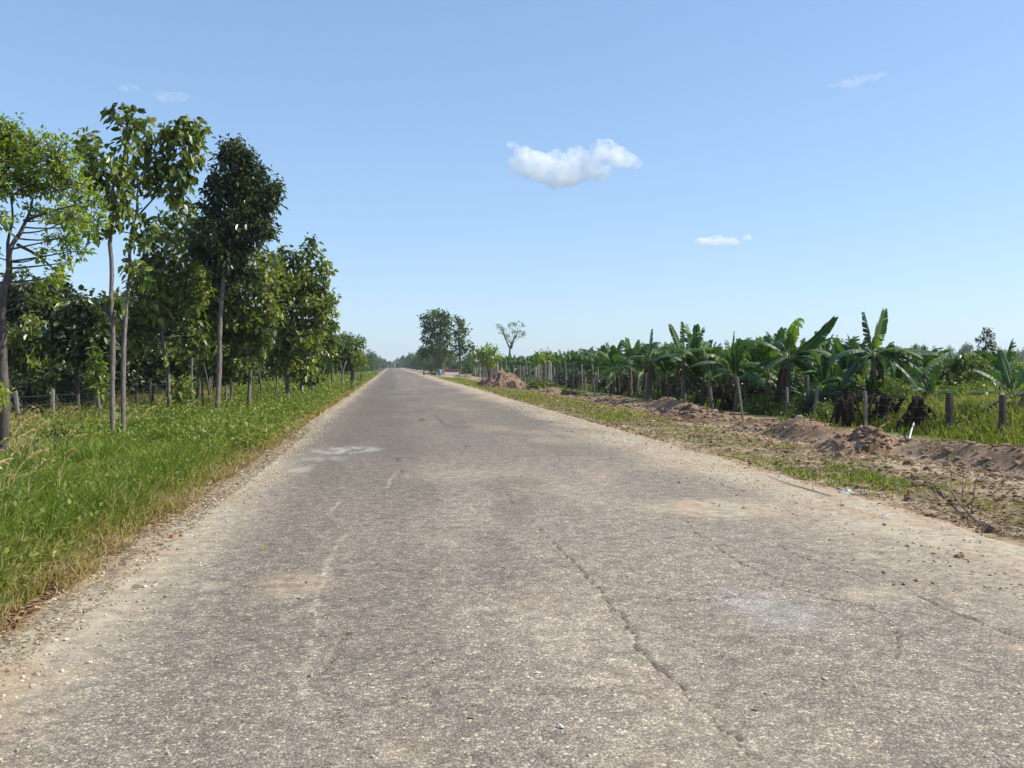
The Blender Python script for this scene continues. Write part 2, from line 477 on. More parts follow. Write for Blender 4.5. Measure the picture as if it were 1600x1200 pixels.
def ground_h(X, Y):
    X = np.asarray(X, float); Y = np.asarray(Y, float)
    z = -.05 - .10 * sst(-2.6, -5, X) + .12 * (fbm(X * .35, Y * .35, 3, 3) - .5) * sst(-2.4, -4.5, X)
    zr = .05 * (fbm(X * .8, Y * .8, 8, 4) - .5) * sst(5.5, 6.5, X)
    z = np.where(X > 2, -.05 + zr + .03 * sst(5.3, 6.2, X), z)
    z = np.where(X > 11, z + .15 * (fbm(X * .1, Y * .1, 4) - .5), z)
    far = sst(250, 1500, Y)
    z = z + 17 * sst(60, 1200, X + .25 * np.abs(Y)) * sst(350, 1500, Y) * sst(20, 160, X) * (.65 + .5 * fbm(X / 400, Y / 400, 77, 3))
    return z

def axis(segs):
    out = []
    for a, b, s in segs: out += list(np.arange(a, b, s))
    out.append(segs[-1][1])
    return np.array(out)

def grid(g, xs, ys, zf, cf, vf=None):
    X, Y = np.meshgrid(xs, ys)
    Z = zf(X, Y)
    nx, ny = len(xs), len(ys)
    V = np.stack([X, Y, Z], -1).reshape(-1, 3)
    i = np.arange(ny - 1)[:, None] * nx; j = np.arange(nx - 1)[None]
    Q = np.stack([i + j, i + j + 1, i + nx + j + 1, i + nx + j], -1).reshape(-1, 4)
    col = cf(X, Y, Z).reshape(-1, 3)
    g.add(V, Q=Q, col=col, var=vf(X, Y).ravel() if vf else .5)

def mixc(a, b, t):
    return a + (np.asarray(b) - a) * t[..., None]

DIRT_TAN = np.array([.36, .265, .165]); DIRT_RED = np.array([.26, .18, .105]); GREENS = np.array([.07, .10, .02]); DRYG = np.array([.30, .22, .12])
def ground_col(X, Y, Z):
    c = np.zeros(X.shape + (3,)) + DIRT_TAN
    # left verge: soil under green grass, straw-coloured near the road and beyond the fence
    n = fbm(X * .9, Y * .5, 40)
    lf = sst(-2.75, -3.4, X + .5 * (n - .5))
    c = mixc(c, DRYG, sst(-2.2, -2.7, X + .3 * (n - .5)))
    c = mixc(c, np.array([.20, .13, .075]), sst(-2.4, -2.6, X + .3 * (n - .5)))
    c = mixc(c, np.array([.06, .075, .018]), lf)
    c = mixc(c, np.array([.33, .25, .14]), sst(-8.2, -9.2, X + 1.0 * (n - .5)) * .8)
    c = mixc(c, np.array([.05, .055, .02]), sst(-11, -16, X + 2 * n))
    # right verge
    n2 = fbm(X * .7, Y * .35, 50); n3 = fbm(X * 3, Y * 2, 51)
    gr = sst(5.9, 6.4, X + .5 * (n2 - .5)) * sst(8.4, 7.6, X + .7 * (n2 - .5))
    c = mixc(c, np.array([.17, .145, .075]), gr * (.35 + .6 * sst(.4, .65, n3)))
    c = mixc(c, np.array([.10, .12, .03]), gr * sst(.45, .7, n2) * sst(.35, .6, n3) * .9)
    c = mixc(c, np.array([.15, .15, .055]), gr * sst(25, 60, Y) * .6)
    c = mixc(c, np.array([.40, .31, .21]), sst(7.9, 8.3, X + .4 * (n2 - .5)) * sst(9.0, 8.7, X) * .8)
    red = sst(8.5, 9.2, X + .5 * (n2 - .5))
    c = mixc(c, DIRT_RED, red * .8)
    c = mixc(c, GREENS * 1.2, sst(11.2, 12.2, X + (n2 - .5)))
    # distant fields
    fld = fbm(X / 60, Y / 60, 60)
    fc = np.zeros(X.shape + (3,)) + np.array([.10, .12, .035])
    fc = mixc(fc, np.array([.20, .17, .075]), sst(.4, .65, fld))
    c = mixc(c, fc, sst(16, 40, X) * .8)
    c = mixc(c, np.array([.055, .065, .03]), sst(500, 900, Y) * sst(20, 100, X))
    return c

g = Geo()
xs = np.concatenate([axis([(-3000, -400, 200), (-400, -60, 30), (-60, -16, 3), (-16, -5, .35), (-5, -1.5, .1), (-1.5, 4.8, .9), (4.8, 12, .08), (12, 20, .5), (20, 80, 4), (80, 400, 25), (400, 3000, 130)])])
ys = [-300, -100, -30, -12, -6, -3, -1]
y = 0.0
while y < 4200:
    ys.append(y); y += max(.09, y * .011)
ys = np.array(ys)
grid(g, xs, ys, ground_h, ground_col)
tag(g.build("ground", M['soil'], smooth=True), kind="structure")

# ------------------------------------------------------------------ road
def poly_dist(X, Y, pts):
    d = np.full(X.shape, 1e9)
    P = [(p.x, p.y) for p in pts]
    for (ax, ay), (bx, by) in zip(P[:-1], P[1:]):
        m = (Y > min(ay, by) - .6) & (Y < max(ay, by) + .6)
        if not m.any(): continue
        x = X[m]; yy = Y[m]
        vx, vy = bx - ax, by - ay
        t = np.clip(((x - ax) * vx + (yy - ay) * vy) / (vx * vx + vy * vy + 1e-9), 0, 1)
        dd = np.hypot(x - ax - t * vx, yy - ay - t * vy)
        d[m] = np.minimum(d[m], dd)
    return d

def GP(l): return [G(*p) for p in l]
CR_DARK = [
    (GP([(640, 605), (655, 622), (672, 640), (690, 662), (712, 685), (735, 705), (760, 730)]), .004), (GP([(760, 730), (785, 765), (800, 790), (812, 800)]), .003), (GP([(828, 815), (845, 835), (860, 850)]), .004),
    (GP([(860, 850), (878, 868), (905, 893), (918, 912), (936, 925), (950, 948), (962, 960), (978, 975), (982, 990), (994, 1000), (996, 1027), (1012, 1034), (1022, 1050), (1040, 1066), (1062, 1082), (1072, 1100), (1092, 1115), (1115, 1135), (1122, 1148), (1150, 1166), (1160, 1185), (1180, 1205)]), .0065),
    (GP([(1060, 815), (1078, 822), (1085, 836), (1110, 850), (1130, 868), (1158, 886), (1190, 900), (1202, 906), (1228, 920), (1262, 931), (1300, 945), (1340, 952), (1385, 968)]), .005),
    (GP([(1215, 855), (1225, 862), (1250, 875), (1285, 885), (1330, 902), (1365, 915)]), .006),
    (GP([(1430, 935), (1470, 955), (1520, 975), (1580, 1000), (1620, 1010)]), .007),
    (GP([(950, 946), (985, 940), (1010, 942), (1050, 944), (1100, 945), (1150, 938), (1185, 930), (1228, 920)]), .005),
    (GP([(540, 975), (545, 995), (530, 1010), (520, 1040), (500, 1060)]), .005),
    (GP([(625, 690), (632, 705), (622, 720), (628, 742)]), .006),
    (GP([(1395, 985), (1405, 1010), (1398, 1040)]), .005),
]
CR_PALE = [
    (GP([(618, 742), (610, 750), (606, 765)]), .012), (GP([(530, 787), (520, 797), (512, 808)]), .012),
    (GP([(541, 840), (528, 850), (524, 862), (516, 876), (512, 885), (508, 905), (504, 915), (494, 940), (488, 960)]), .016),
    (GP([(500, 962), (495, 985), (490, 1010), (482, 1045), (470, 1080), (478, 1108)]), .010),
]
def blob(X, Y, px, py, rx, ry, soft=.5, seed=0):
    c = G(px, py); a = G(px + rx, py); bb = G(px, py - ry)
    RX = abs(a.x - c.x); RY = max(abs(bb.y - c.y), .05)
    d = np.hypot((X - c.x) / RX, (Y - c.y) / RY) + .9 * (fbm(X * 2.2, Y * 1.3, 90 + seed) - .5)
    return sst(1 + soft * .5, 1 - soft, d)

ROADN = {}
def road_fields(X, Y):
    n1 = fbm(X * .8, Y * .35, 100); n2 = fbm(X * 3, Y * 1.6, 101); n3 = fbm(X * .5, Y * .12, 102)
    n4 = fbm(X * 9, Y * 7, 103)
    lo_ = .75 - .45 * sst(9, 20, Y)
    dust = sst(XL + lo_, XL - .05 - .2 * sst(9, 20, Y), X + .55 * (n1 - .5) + .25 * (n2 - .5))
    dustr = sst(XR - 1.5, XR + .1, X + 1.5 * (n1 - .5) + .5 * (n2 - .5))
    far = sst(12, 40, Y)
    dustr = np.maximum(dustr, .5 * sst(3.2, 4.3, X + .8 * (n1 - .5)) * sst(14, 7, Y))
    D = np.maximum(dust, dustr)
    t = np.zeros_like(X)
    for i, (px, py, rx, ry, k) in enumerate([(1125, 797, 125, 17, 1), (460, 915, 62, 22, .6), (1370, 935, 60, 14, .7), (740, 745, 120, 10, .35), (620, 1185, 60, 30, .4),
                                            (330, 918, 35, 6, .5), (930, 790, 60, 10, .25), (1590, 1022, 30, 14, .7), (860, 905, 30, 5, .3), (690, 850, 40, 8, .25), (870, 690, 70, 6, .4), (1400, 880, 90, 14, .5)]):
        t = np.maximum(t, k * blob(X, Y, px, py, rx, ry, .6, i))
    t = np.maximum(t, .35 * sst(.55, .72, n1) * sst(-.3, 1.5, X))
    D = np.maximum(D, t * (.5 + .8 * n4))
    grey = np.maximum.reduce([blob(X, Y, 540, 705, 55, 6, .5, 31), blob(X, Y, 470, 733, 35, 5, .5, 32) * .8, blob(X, Y, 505, 718, 40, 4, .5, 33) * .6]) * sst(.4, .55, fbm(X * 6, Y * 2, 105))
    blue = blob(X, Y, 1220, 960, 75, 34, .8, 34) * .55
    return n1, n2, n3, n4, D, grey, blue

def crack_fields(X, Y):
    wob = .055 * (fbm(X * 10, Y * 10, 110, 3) - .5)
    wob2 = .035 * (fbm(X * 8 + 40, Y * 8, 111, 3) - .5)
    cd_ = np.zeros_like(X); cp_ = np.zeros_like(X)
    Yx, Xx = Y + wob2, X + wob
    wn_ = .35 + 1.3 * fbm(X * 5, Y * 5, 112)
    for pts, w in CR_DARK:
        d = poly_dist(Xx, Yx, pts); cd_ = np.maximum(cd_, sst(1.6, .7, d / (w * wn_)))
    for pts, w in CR_PALE:
        d = poly_dist(Xx, Yx, pts); cp_ = np.maximum(cp_, sst(1.8, .6, d / (w * wn_ * 1.3)))
    return cd_, cp_

def road_z(X, Y):
    crown = .035 * (1 - ((X - 1.65) / 3.5) ** 2)
    z = .0 + np.maximum(crown, -.02)
    z = z + .012 * (fbm(X * .9, Y * .5, 120) - .5)
    edge = np.minimum(X - (XL - .75), (XR + .95) - X)
    z = z - .13 * sst(.55, 0, edge + .5 * (fbm(X * 1.5, Y * .9, 121) - .5))
    near = Y < 40
    c, _ = crack_fields(X, Y)
    return z - .012 * c

def road_col(X, Y, Z):
    n1, n2, n3, n4, D, grey, blue = road_fields(X, Y)
    cdk, cpl = crack_fields(X, Y)
    c = np.zeros(X.shape + (3,)) + np.array([.252, .212, .166])
    c = c * (.88 + .30 * n3)[..., None] * (.88 + .24 * n1)[..., None]
    wt = np.exp(-((X + .45) / .35) ** 2) + np.exp(-((X - 1.0) / .4) ** 2) + np.exp(-((X - 2.5) / .4) ** 2)
    c = c * (1 + .10 * (wt - .5) * n3)[..., None]
    oil = sst(.62, .8, fbm(X * 1.1, Y * .25, 133)) * sst(-.4, .3, X) * sst(3.6, 2.8, X)
    c = c * (1 - .22 * oil)[..., None]
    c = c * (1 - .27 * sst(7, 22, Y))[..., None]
    # darker, less worn left lane
    lane = sst(-1.5, -.9, X) * sst(.9, -.2, X + .8 * (n1 - .5))
    c = c * (1 - .20 * lane * sst(3, 6, Y))[..., None]
    tan = np.zeros_like(c) + np.array([.37, .275, .175])
    tan = mixc(tan, np.array([.38, .32, .22]), sst(.4, .6, n2))
    c = mixc(c, tan, np.clip(D, 0, 1) * .88)
    c = mixc(c, np.array([.36, .35, .31]), grey * .7)
    c = mixc(c, np.array([.33, .32, .30]), blue * .7)
    c = mixc(c, np.array([.44, .37, .27]), cpl * .5)
    c = mixc(c, np.array([.055, .045, .035]), cdk * .8)
    return c

def road_var(X, Y):
    n1, n2, n3, n4, D, grey, blue = road_fields(X, Y)
    return np.clip(1 - .75 * D - .4 * grey - .5 * blue, .1, 1)

g = Geo()
xs = axis([(XL - .85, XR + 1.0, .02)])
ys = []; y = 2.2
while y < 30: ys.append(y); y += max(.016, .016 * (y / 4) ** 1.6)
while y < 560: ys.append(y); y += y * .03
ys = np.array(ys)
xs2 = axis([(XL - .85, XR + 1.0, .07)])
near_y = ys[ys < 14]; far_y = ys[ys >= near_y[-1]]
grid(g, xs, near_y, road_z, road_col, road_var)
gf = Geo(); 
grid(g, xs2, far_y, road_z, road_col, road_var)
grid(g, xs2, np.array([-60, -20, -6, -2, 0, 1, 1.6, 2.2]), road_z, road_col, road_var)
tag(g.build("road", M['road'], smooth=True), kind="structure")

# ------------------------------------------------------------------ earth bank and mounds on the right
def bank_z(X, Y):
    z = ground_h(X, Y) + bank_h(X, Y) - .04
    e = np.minimum(X - 8.3, 11.9 - X)
    return z - .12 * sst(.5, 0, e)
def bank_col(X, Y, Z):
    n = fbm(X * 1.5, Y * 1.2, 130); n2 = fbm(X * 6, Y * 6, 131)
    hh = Z - ground_h(X, Y)
    c = np.zeros(X.shape + (3,)) + np.array([.37, .27, .185])
    c = mixc(c, np.array([.27, .17, .105]), sst(.03, .16, hh + .1 * (n - .5)))
    c = mixc(c, np.array([.17, .10, .06]), sst(.5, .7, n2) * .6)
    c = mixc(c, np.array([.42, .32, .22]), sst(.5, .7, n) * .45)
    c = mixc(c, np.array([.10, .12, .03]), sst(11.2, 11.7, X + .6 * (n - .5)))
    return c
g = Geo()
ys = []; y = -8.0
while y < 140: ys.append(y); y += max(.045, y * .006)
grid(g, axis([(8.3, 11.9, .05)]), np.array(ys), bank_z, bank_col)
tag(g.build("earth_bank", M['bank'], smooth=True), kind="structure")

def mound(px, py, sx, sy, h, label, seed):
    c = G(px, py)
    r_ = np.linspace(-1.25, 1.25, 80)
    def zf(X, Y):
        th = fbm(X * 1.5 + seed, Y * 1.5, seed)
        d = np.hypot(X / sx, Y / sy) * (1 + .5 * (th - .5))
        z = h * np.exp(-(d * 1.75) ** 2) + .25 * h * np.exp(-(((X / sx + .75) / .35) ** 2 + ((Y / sy - .1) / .4) ** 2)) + .2 * h * np.exp(-(((X / sx - .7) / .3) ** 2 + ((Y / sy + .3) / .4) ** 2))
        nf = 2.6 if sy < 2 else 1.5
        z = z + (.5 if sy < 2 else .75) * h * (fbm(X * nf, Y * nf * (1 if sy < 2 else .5), seed + 3, 4) - .42) * sst(1.25, .6, d) * 2
        z = z + .10 * (fbm(X * 8, Y * 14, seed + 5, 3) - .5) * sst(1.2, .8, d)
        return z - .06 - .1 * sst(.95, 1.2, d)
    def cf(X, Y, Z):
        n = fbm(X * 3, Y * 3, seed + 9); n2 = fbm(X * 10, Y * 10, seed + 8)
        k = np.zeros(X.shape + (3,)) + np.array([.27, .165, .10])
        k = mixc(k, np.array([.17, .085, .055]), sst(.5, .7, n2) * .7)
        return mixc(k, np.array([.36, .26, .17]), sst(.45, .65, n) * .6) * (1 if sy < 2 else .72)
    g = Geo()
    grid(g, r_ * sx, r_ * sy, zf, cf)
    b = ground_h(c.x, c.y)
    o = g.build("dirt_mound", M['bank'], loc=(c.x, c.y, float(b) + .02), smooth=True)
    n_ = 420; q = rng.normal(size=(n_, 2)) * .5
    lx, ly = q[:, 0] * sx, q[:, 1] * sy
    rr = .012 + .055 * rng.random(n_) ** 3.5 * (1 if sy < 2 else 2)
    g = Geo(); stones(g, np.stack([lx, ly, np.maximum(zf(lx, ly), -.04) + rr * .2], 1), rr, rng.random(n_) * .7)
    tag(g.build("clods", M['clod'], o), kind="stuff")
    tag(o, label, "dirt mound", "mounds of dug earth")
mound(1356, 704, .80, 1.1, .42, "reddish brown heap of earth in front of the dead banana clump", 3)
mound(786, 603, 1.6, 9.0, 1.0, "long far heap of brown earth ending by the light green bushes", 13)
mound(1075, 652, 1.0, 2.8, .40, "low earth heap below the middle of the banana row", 23)

# ------------------------------------------------------------------ ground litter (uncountable)
def zone_pts(n, x0, x1, y0, y1, p=1.6):
    """more points close to the camera"""
    u = rng.random(n)
    Y = y0 * (y1 / y0) ** (u ** (1 / p))
    Y = y0 + (y1 - y0) * u ** p
    X = x0 + (x1 - x0) * rng.random(n)
    return X, Y

def surf(X, Y):
    z = ground_h(X, Y)
    b = np.where((X > 8.3) & (X < 11.9), bank_z(X, Y), -9)
    r = np.where((X > XL - .8) & (X < XR + .95), .035 * (1 - ((X - 1.65) / 3.5) ** 2) - .0, -9)
    r = np.where((X > XL - .8) & (X < XR + .95), np.maximum(r, -.02) - .05 * sst(.45, 0, np.minimum(X - (XL - .75), (XR + .95) - X)), -9)
    return np.maximum(np.maximum(z, b), r)

g = Geo()
X, Y = zone_pts(5200, -2.6, -1.5, 3.2, 30, 1.9); keep = rng.random(len(X)) < .3 + .7 * sst(-1.6, -2.1, X)
X, Y = X[keep], Y[keep]
R = .004 + .010 * rng.random(len(X)) ** 3 + .0004 * Y
stones(g, np.stack([X, Y, surf(X, Y) + R * .3], 1), R, rng.random(len(X)))
X, Y = zone_pts(5600, 4.2, 6.5, 1, 40, 1.5)
R = .004 + .009 * rng.random(len(X)) ** 3 + .0003 * Y
stones(g, np.stack([X, Y, surf(X, Y) + R * .3], 1), R, rng.random(len(X)) ** 1.3)
X, Y = zone_pts(1500, -1.5, 4.5, 3.2, 18, 1.6)
R = .003 + .007 * rng.random(len(X)) ** 4
stones(g, np.stack([X, Y, surf(X, Y) + R * .4], 1), R, .6 + .4 * rng.random(len(X)))
tag(g.build("gravel", M['gravel']), "loose pale gravel and grit along both edges of the road", "gravel", kind="stuff")

g = Geo()
X, Y = zone_pts(5200, 6.0, 11.6, 9, 70, 1.7)
keep = rng.random(len(X)) < .15 + .85 * np.exp(-((X - 9.4) / 1.1) ** 2)
X, Y = X[keep], Y[keep]
R = .012 + .07 * rng.random(len(X)) ** 4 + .0006 * Y
stones(g, np.stack([X, Y, surf(X, Y) + R * .25], 1), R, rng.random(len(X)) * .8)
tag(g.build("soil_clods", M['clod']), "crumbled reddish soil clods strewn over the dug bank", "soil clods", kind="stuff")

def litter(n, x0, x1, y0, y1, size, g, p=1.7, lo=.2):
    X, Y = zone_pts(n, x0, x1, y0, y1, p)
    k = rng.random(n) < lo + (1 - lo) * sst(.35, .6, fbm(X * 1.2, Y * .8, 140)); X, Y = X[k], Y[k]
    a = rng.random(len(X)) * 6.283
    D = np.stack([np.cos(a), np.sin(a), .25 * rng.random(len(X))], 1)
    L = size * (.5 + rng.random(len(X)))
    leaves(g, np.stack([X, Y, surf(X, Y) + .012], 1), D, L, L * .55, rng.random(len(X)), droop=.05)
g = Geo()
litter(13000, 5.6, 8.8, 7, 60, .06, g)
litter(3500, 8.6, 11.2, 10, 60, .07, g)
litter(5200, -3.15, -2.35, 3.2, 25, .06, g, lo=.05)
litter(2600, -2.85, -2.35, 3.6, 6.5, .07, g, lo=.1)
litter(1500, 5.8, 11, -3, 9, .06, g, p=1.0)
litter(260, 3.5, 5.6, 6, 20, .035, g)
litter(90, -1.8, 4, 4, 18, .03, g)
tag(g.build("leaf_litter", M['litter']), "brown fallen leaves scattered over both verges", "leaf litter", kind="stuff")

g = Geo()
def straw(n, x0, x1, y0, y1, L0, g, p=1.8, lift=.25, lo=.3):
    X, Y = zone_pts(n, x0, x1, y0, y1, p)
    k = rng.random(n) < lo + (1 - lo) * sst(.35, .6, fbm(X * 1.5, Y * .8, 141)); X, Y = X[k], Y[k]
    a = rng.random(len(X)) * 6.283
    D = np.stack([np.cos(a), np.sin(a), lift * (rng.random(len(X)) - .15)], 1)
    L = L0 * (.4 + rng.random(len(X)))
    A = np.stack([X, Y, surf(X, Y) + .008], 1)
    r = .0012 + .00035 * Y
    sticks(g, A, A + D * L[:, None], r, r * .5, var=np.repeat(rng.random(len(X)), 6))
straw(6500, -3.3, -2.35, 3.2, 30, .10, g, lift=.6)
straw(9000, -2.6, -1.95, 3.2, 24, .035, g, lift=.12, lo=.55)
straw(1600, 5.9, 9, -3, 8, .14, g, p=1.0, lift=.5)
straw(9000, 5.7, 8.8, 7.5, 50, .14, g, lift=.5)
straw(2500, 8.6, 11.5, 10, 50, .16, g, lift=.3)
tag(g.build("dry_straw", M['straw']), "dry pale straw lying along the road margins", "dry straw", kind="stuff")

# ------------------------------------------------------------------ grass
g = Geo()
def grass_patch(n, x0, x1, y0, y1, H0, W0, p=1.7, dry=0.0, hseed=150, cover=0.0, bend=.5, edge=None, dryx=0.0):
    X, Y = zone_pts(n, x0, x1, y0, y1, p)
    tuft = fbm(X * 2.2, Y * 2.2, hseed)
    k = rng.random(n) < sst(cover - .08, cover + .08, tuft) if cover > 0 else np.ones(n, bool)
    X, Y, tuft = X[k], Y[k], tuft[k]
    h = H0 * (.45 + .8 * rng.random(len(X))) * (.6 + .9 * tuft)
    h = h * (.6 + .9 * fbm(X * .9, Y * .7, 162)); big = fbm(X * .5, Y * .35, 160)
    var = .18 + .5 * rng.random(len(X)) ** 1.4 + .35 * (big - .5) + dry
    var = np.where(rng.random(len(X)) < .07 + dry * .5, .8 + .2 * rng.random(len(X)), var)
    var = var + dryx * sst(-6.3, -8.3, X + 1.2 * (fbm(X * .5, Y * .4, 163) - .5))
    if edge is not None:
        e = sst(edge[0], edge[1], X + .45 * (fbm(X * 1.3, Y * .8, 161) - .5))
        h = h * (.25 + .75 * e); var = np.where(rng.random(len(X)) > .15 + .85 * e, .72 + .28 * rng.random(len(X)), var)
    a = rng.random(len(X)) * 6.283
    D = np.stack([np.cos(a) + .35, np.sin(a) * .8, 0 * a], 1)
    w = W0 * (.6 + .8 * rng.random(len(X))) + .0005 * Y
    blades(g, np.stack([X, Y, surf(X, Y) - .01], 1), D, h, w, np.clip(var, 0, 1), bend * (.3 + rng.random(len(X))))
grass_patch(85000, -4.6, -2.5, 3.0, 16, .38, .009, 1.5, edge=(-2.5, -3.15))
grass_patch(60000, -9.2, -4.4, 7.5, 22, .38, .011, 1.3, dryx=.6)
grass_patch(45000, -9.0, -2.5, 16, 45, .33, .018, 1.4, dry=.05, dryx=.5, edge=(-2.5, -3.1))
grass_patch(26000, -9.0, -2.4, 42, 140, .4, .04, 1.5, dry=.08, edge=(-2.5, -3.1))
grass_patch(15000, -3.4, -2.3, 3.0, 26, .15, .009, 1.5, dry=.8, cover=.50, bend=1.1)
grass_patch(6000, -3.3, -2.35, 20, 90, .2, .03, 1.5, dry=.7, cover=.45, bend=.9)
grass_patch(14000, -9, -2.5, -3, 3.2, .36, .02, 1.0, edge=(-2.5, -3.15))
grass_patch(16000, -9.2, -4.4, 3, 8, .36, .018, 1.0)
tag(g.build("verge_grass", M['grass']), "thick green roadside grass on the left verge", "grass", kind="stuff")

g = Geo()
grass_patch(34000, -16, -8.6, 17, 60, .6, .016, 1.4, dry=.55)
grass_patch(6000, -34, -15, 25, 60, .5, .03, 1.2, dry=.45)
tag(g.build("dry_grass", M['grass']), "tan dry grass behind the left wire fence", "dry grass", kind="stuff")

g = Geo()
grass_patch(12000, 5.9, 8.0, 8, 30, .06, .008, 1.5, dry=.3, cover=.6)
grass_patch(2600, 5.8, 7.2, 11.2, 14.5, .07, .009, 1.0, dry=.0, cover=.45)
grass_patch(14000, 5.9, 8.6, 26, 120, .10, .02, 1.5, dry=.2, cover=.46)
grass_patch(5000, 8.4, 11.4, 12, 60, .08, .01, 1.5, dry=.25, cover=.62)
grass_patch(5000, 5.9, 8.4, -3, 8.5, .06, .009, 1.0, dry=.25, cover=.55)
tag(g.build("short_grass", M['grass']), "short patchy olive grass on the right verge", "grass", kind="stuff")

# leafy low weeds in the left verge and along the fence
def weed_clumps(g, n, x0, x1, y0, y1, r, leafL, per, p=1.5, varlo=.3, seed=170, zf=surf):
    X, Y = zone_pts(n, x0, x1, y0, y1, p)
    k = fbm(X * .6, Y * .4, seed) > .46; X, Y = X[k], Y[k]
    c = np.stack([X, Y, zf(X, Y) + r * .6], 1)
    m = len(c)
    d = nrm(rng.normal(size=(m, per, 3)) * np.array([1, 1, .8]))
    R = r * (.5 + rng.random((m, 1, 1)))
    P = c[:, None] + d * R * (rng.random((m, per, 1)) ** .4)
    P[..., 2] = np.maximum(P[..., 2], zf(P[..., 0], P[..., 1]) + .02)
    D = d * .7 + rng.normal(size=d.shape) * .5 + np.array([0, 0, .3])
    v = np.clip(varlo + .35 * rng.random((m, 1)) + .35 * rng.random((m, per)), 0, 1)
    n_ = m * per
    LL = (leafL * (.6 + .8 * rng.random((m, per))) + .0007 * P[..., 1]).ravel()
    leaves(g, P.reshape(-1, 3), D.reshape(-1, 3), LL, LL * .5, v.ravel(), droop=.2)
g = Geo()
weed_clumps(g, 1500, -8.8, -2.8, 5, 22, .26, .06, 30, varlo=.35)
weed_clumps(g, 2300, -9.3, -2.6, 18, 60, .36, .085, 36, varlo=.38)
weed_clumps(g, 1300, -9.3, -2.6, 45, 150, .42, .16, 32, varlo=.38)
tag(g.build("leafy_weeds", M['shrub']), "yellow green leafy weeds growing through the left verge", "weeds", kind="stuff")

# tall plumed grass at the left
def plumes(g, n, x0, x1, y0, y1, H, p=1.2):
    X, Y = zone_pts(n, x0, x1, y0, y1, p)
    for x, yy in zip(X, Y):
        b = np.array([x, yy, float(surf(np.array(x), np.array(yy)))])
        h = H * (.7 + .5 * random.random()); lean = h * (.1 + .35 * random.random()); a = random.uniform(-.5, .7)
        d = np.array([math.cos(a), math.sin(a), 0])
        t = np.linspace(0, 1, 9)[:, None]
        pts = b + np.array([0, 0, 1.]) * h * (t - .28 * t ** 3) + d * lean * t ** 2.2
        v = .6 + .35 * random.random()
        tube(g, pts, .0055 * (1 - .6 * t[:, 0]) + .0002 * yy, 3, var=v, cap=False)
        k = 70
        tt = .68 + .32 * rng.random(k)
        i = tt * 8; i0 = np.minimum(i.astype(int), 7); f = (i - i0)[:, None]
        P = pts[i0] * (1 - f) + pts[i0 + 1] * f
        dd = nrm(pts[i0 + 1] - pts[i0]) + .35 * rng.normal(size=(k, 3)); dd[:, 2] -= .1
        leaves(g, P, dd, .06, .010 + .0004 * yy, v, droop=.1)
        kk = 7
        bl = np.repeat(b[None], kk, 0) + rng.normal(size=(kk, 3)) * np.array([.04, .04, 0])
        a2 = rng.random(kk) * 6.283
        blades(g, bl, np.stack([np.cos(a2), np.sin(a2), 0 * a2], 1), h * .65, .012, np.clip(v - .2 + .2 * rng.random(kk), 0, 1), .7)
g = Geo()
plumes(g, 28, -5.0, -3.7, 7.5, 11.5, 1.15)
plumes(g, 60, -8.0, -5.4, 12.5, 18.5, 1.05)
plumes(g, 45, -9.2, -6.8, 17, 22, 1.0)
plumes(g, 20, -8.5, -6, 20, 30, .8)
M['plume'] = leaf_mat("plume_grass", [(.22, .25, .06), (.50, .42, .18), (.66, .54, .30)], trans=.3, rough=.7, spec=.15, tcol=1.15)
tag(g.build("plume_grass", M['plume']), "tall golden grass with drooping seed plumes at the left", "tall grass", kind="stuff")

# tall weeds beyond the right fence
g = Geo()
def weed_field(n, x0, x1, y0, y1, H, w, p=1.3):
    X, Y = zone_pts(n, x0, x1, y0, y1, p)
    k = (X > 12.3) | (rng.random(len(X)) < .12)
    X, Y = X[k], Y[k]
    m = fbm(X * .35, Y * .2, 180)
    h = H * (.5 + .9 * rng.random(len(X))) * (.5 + m) * (.35 + .65 * sst(12.0, 14.5, X))
    var = np.clip(.25 + .55 * rng.random(len(X)) + .8 * (fbm(X * .12, Y * .06, 181) - .4), 0, 1)
    a = rng.random(len(X)) * 6.283
    blades(g, np.stack([X, Y, ground_h(X, Y)], 1), np.stack([np.cos(a), np.sin(a), 0 * a], 1), h, w * (.6 + rng.random(len(X))) + .0006 * Y, var, .5 * (.3 + rng.random(len(X))))
weed_field(16000, 11.9, 24, -4, 13.5, .62, .03, 1.0)
weed_field(52000, 11.7, 24, 13, 34, .62, .02)
weed_field(30000, 12, 60, 30, 110, .75, .05)
tag(g.build("tall_weeds", M['weeds']), "tall yellow green weeds filling the field behind the right fence", "weeds", kind="stuff")
g = Geo()
weed_clumps(g, 700, 12.4, 22, 16, 34, .28, .08, 34, varlo=.3, seed=174, zf=ground_h)
weed_clumps(g, 420, 12.3, 13.6, 24, 60, .25, .09, 34, varlo=.15, seed=171, zf=ground_h)
weed_clumps(g, 1500, 13, 60, 22, 110, .45, .14, 30, varlo=.2, seed=172, zf=ground_h)
tag(g.build("field_brush", M['shrub']), "low leafy brush spread across the field on the right", "brush", kind="stuff")

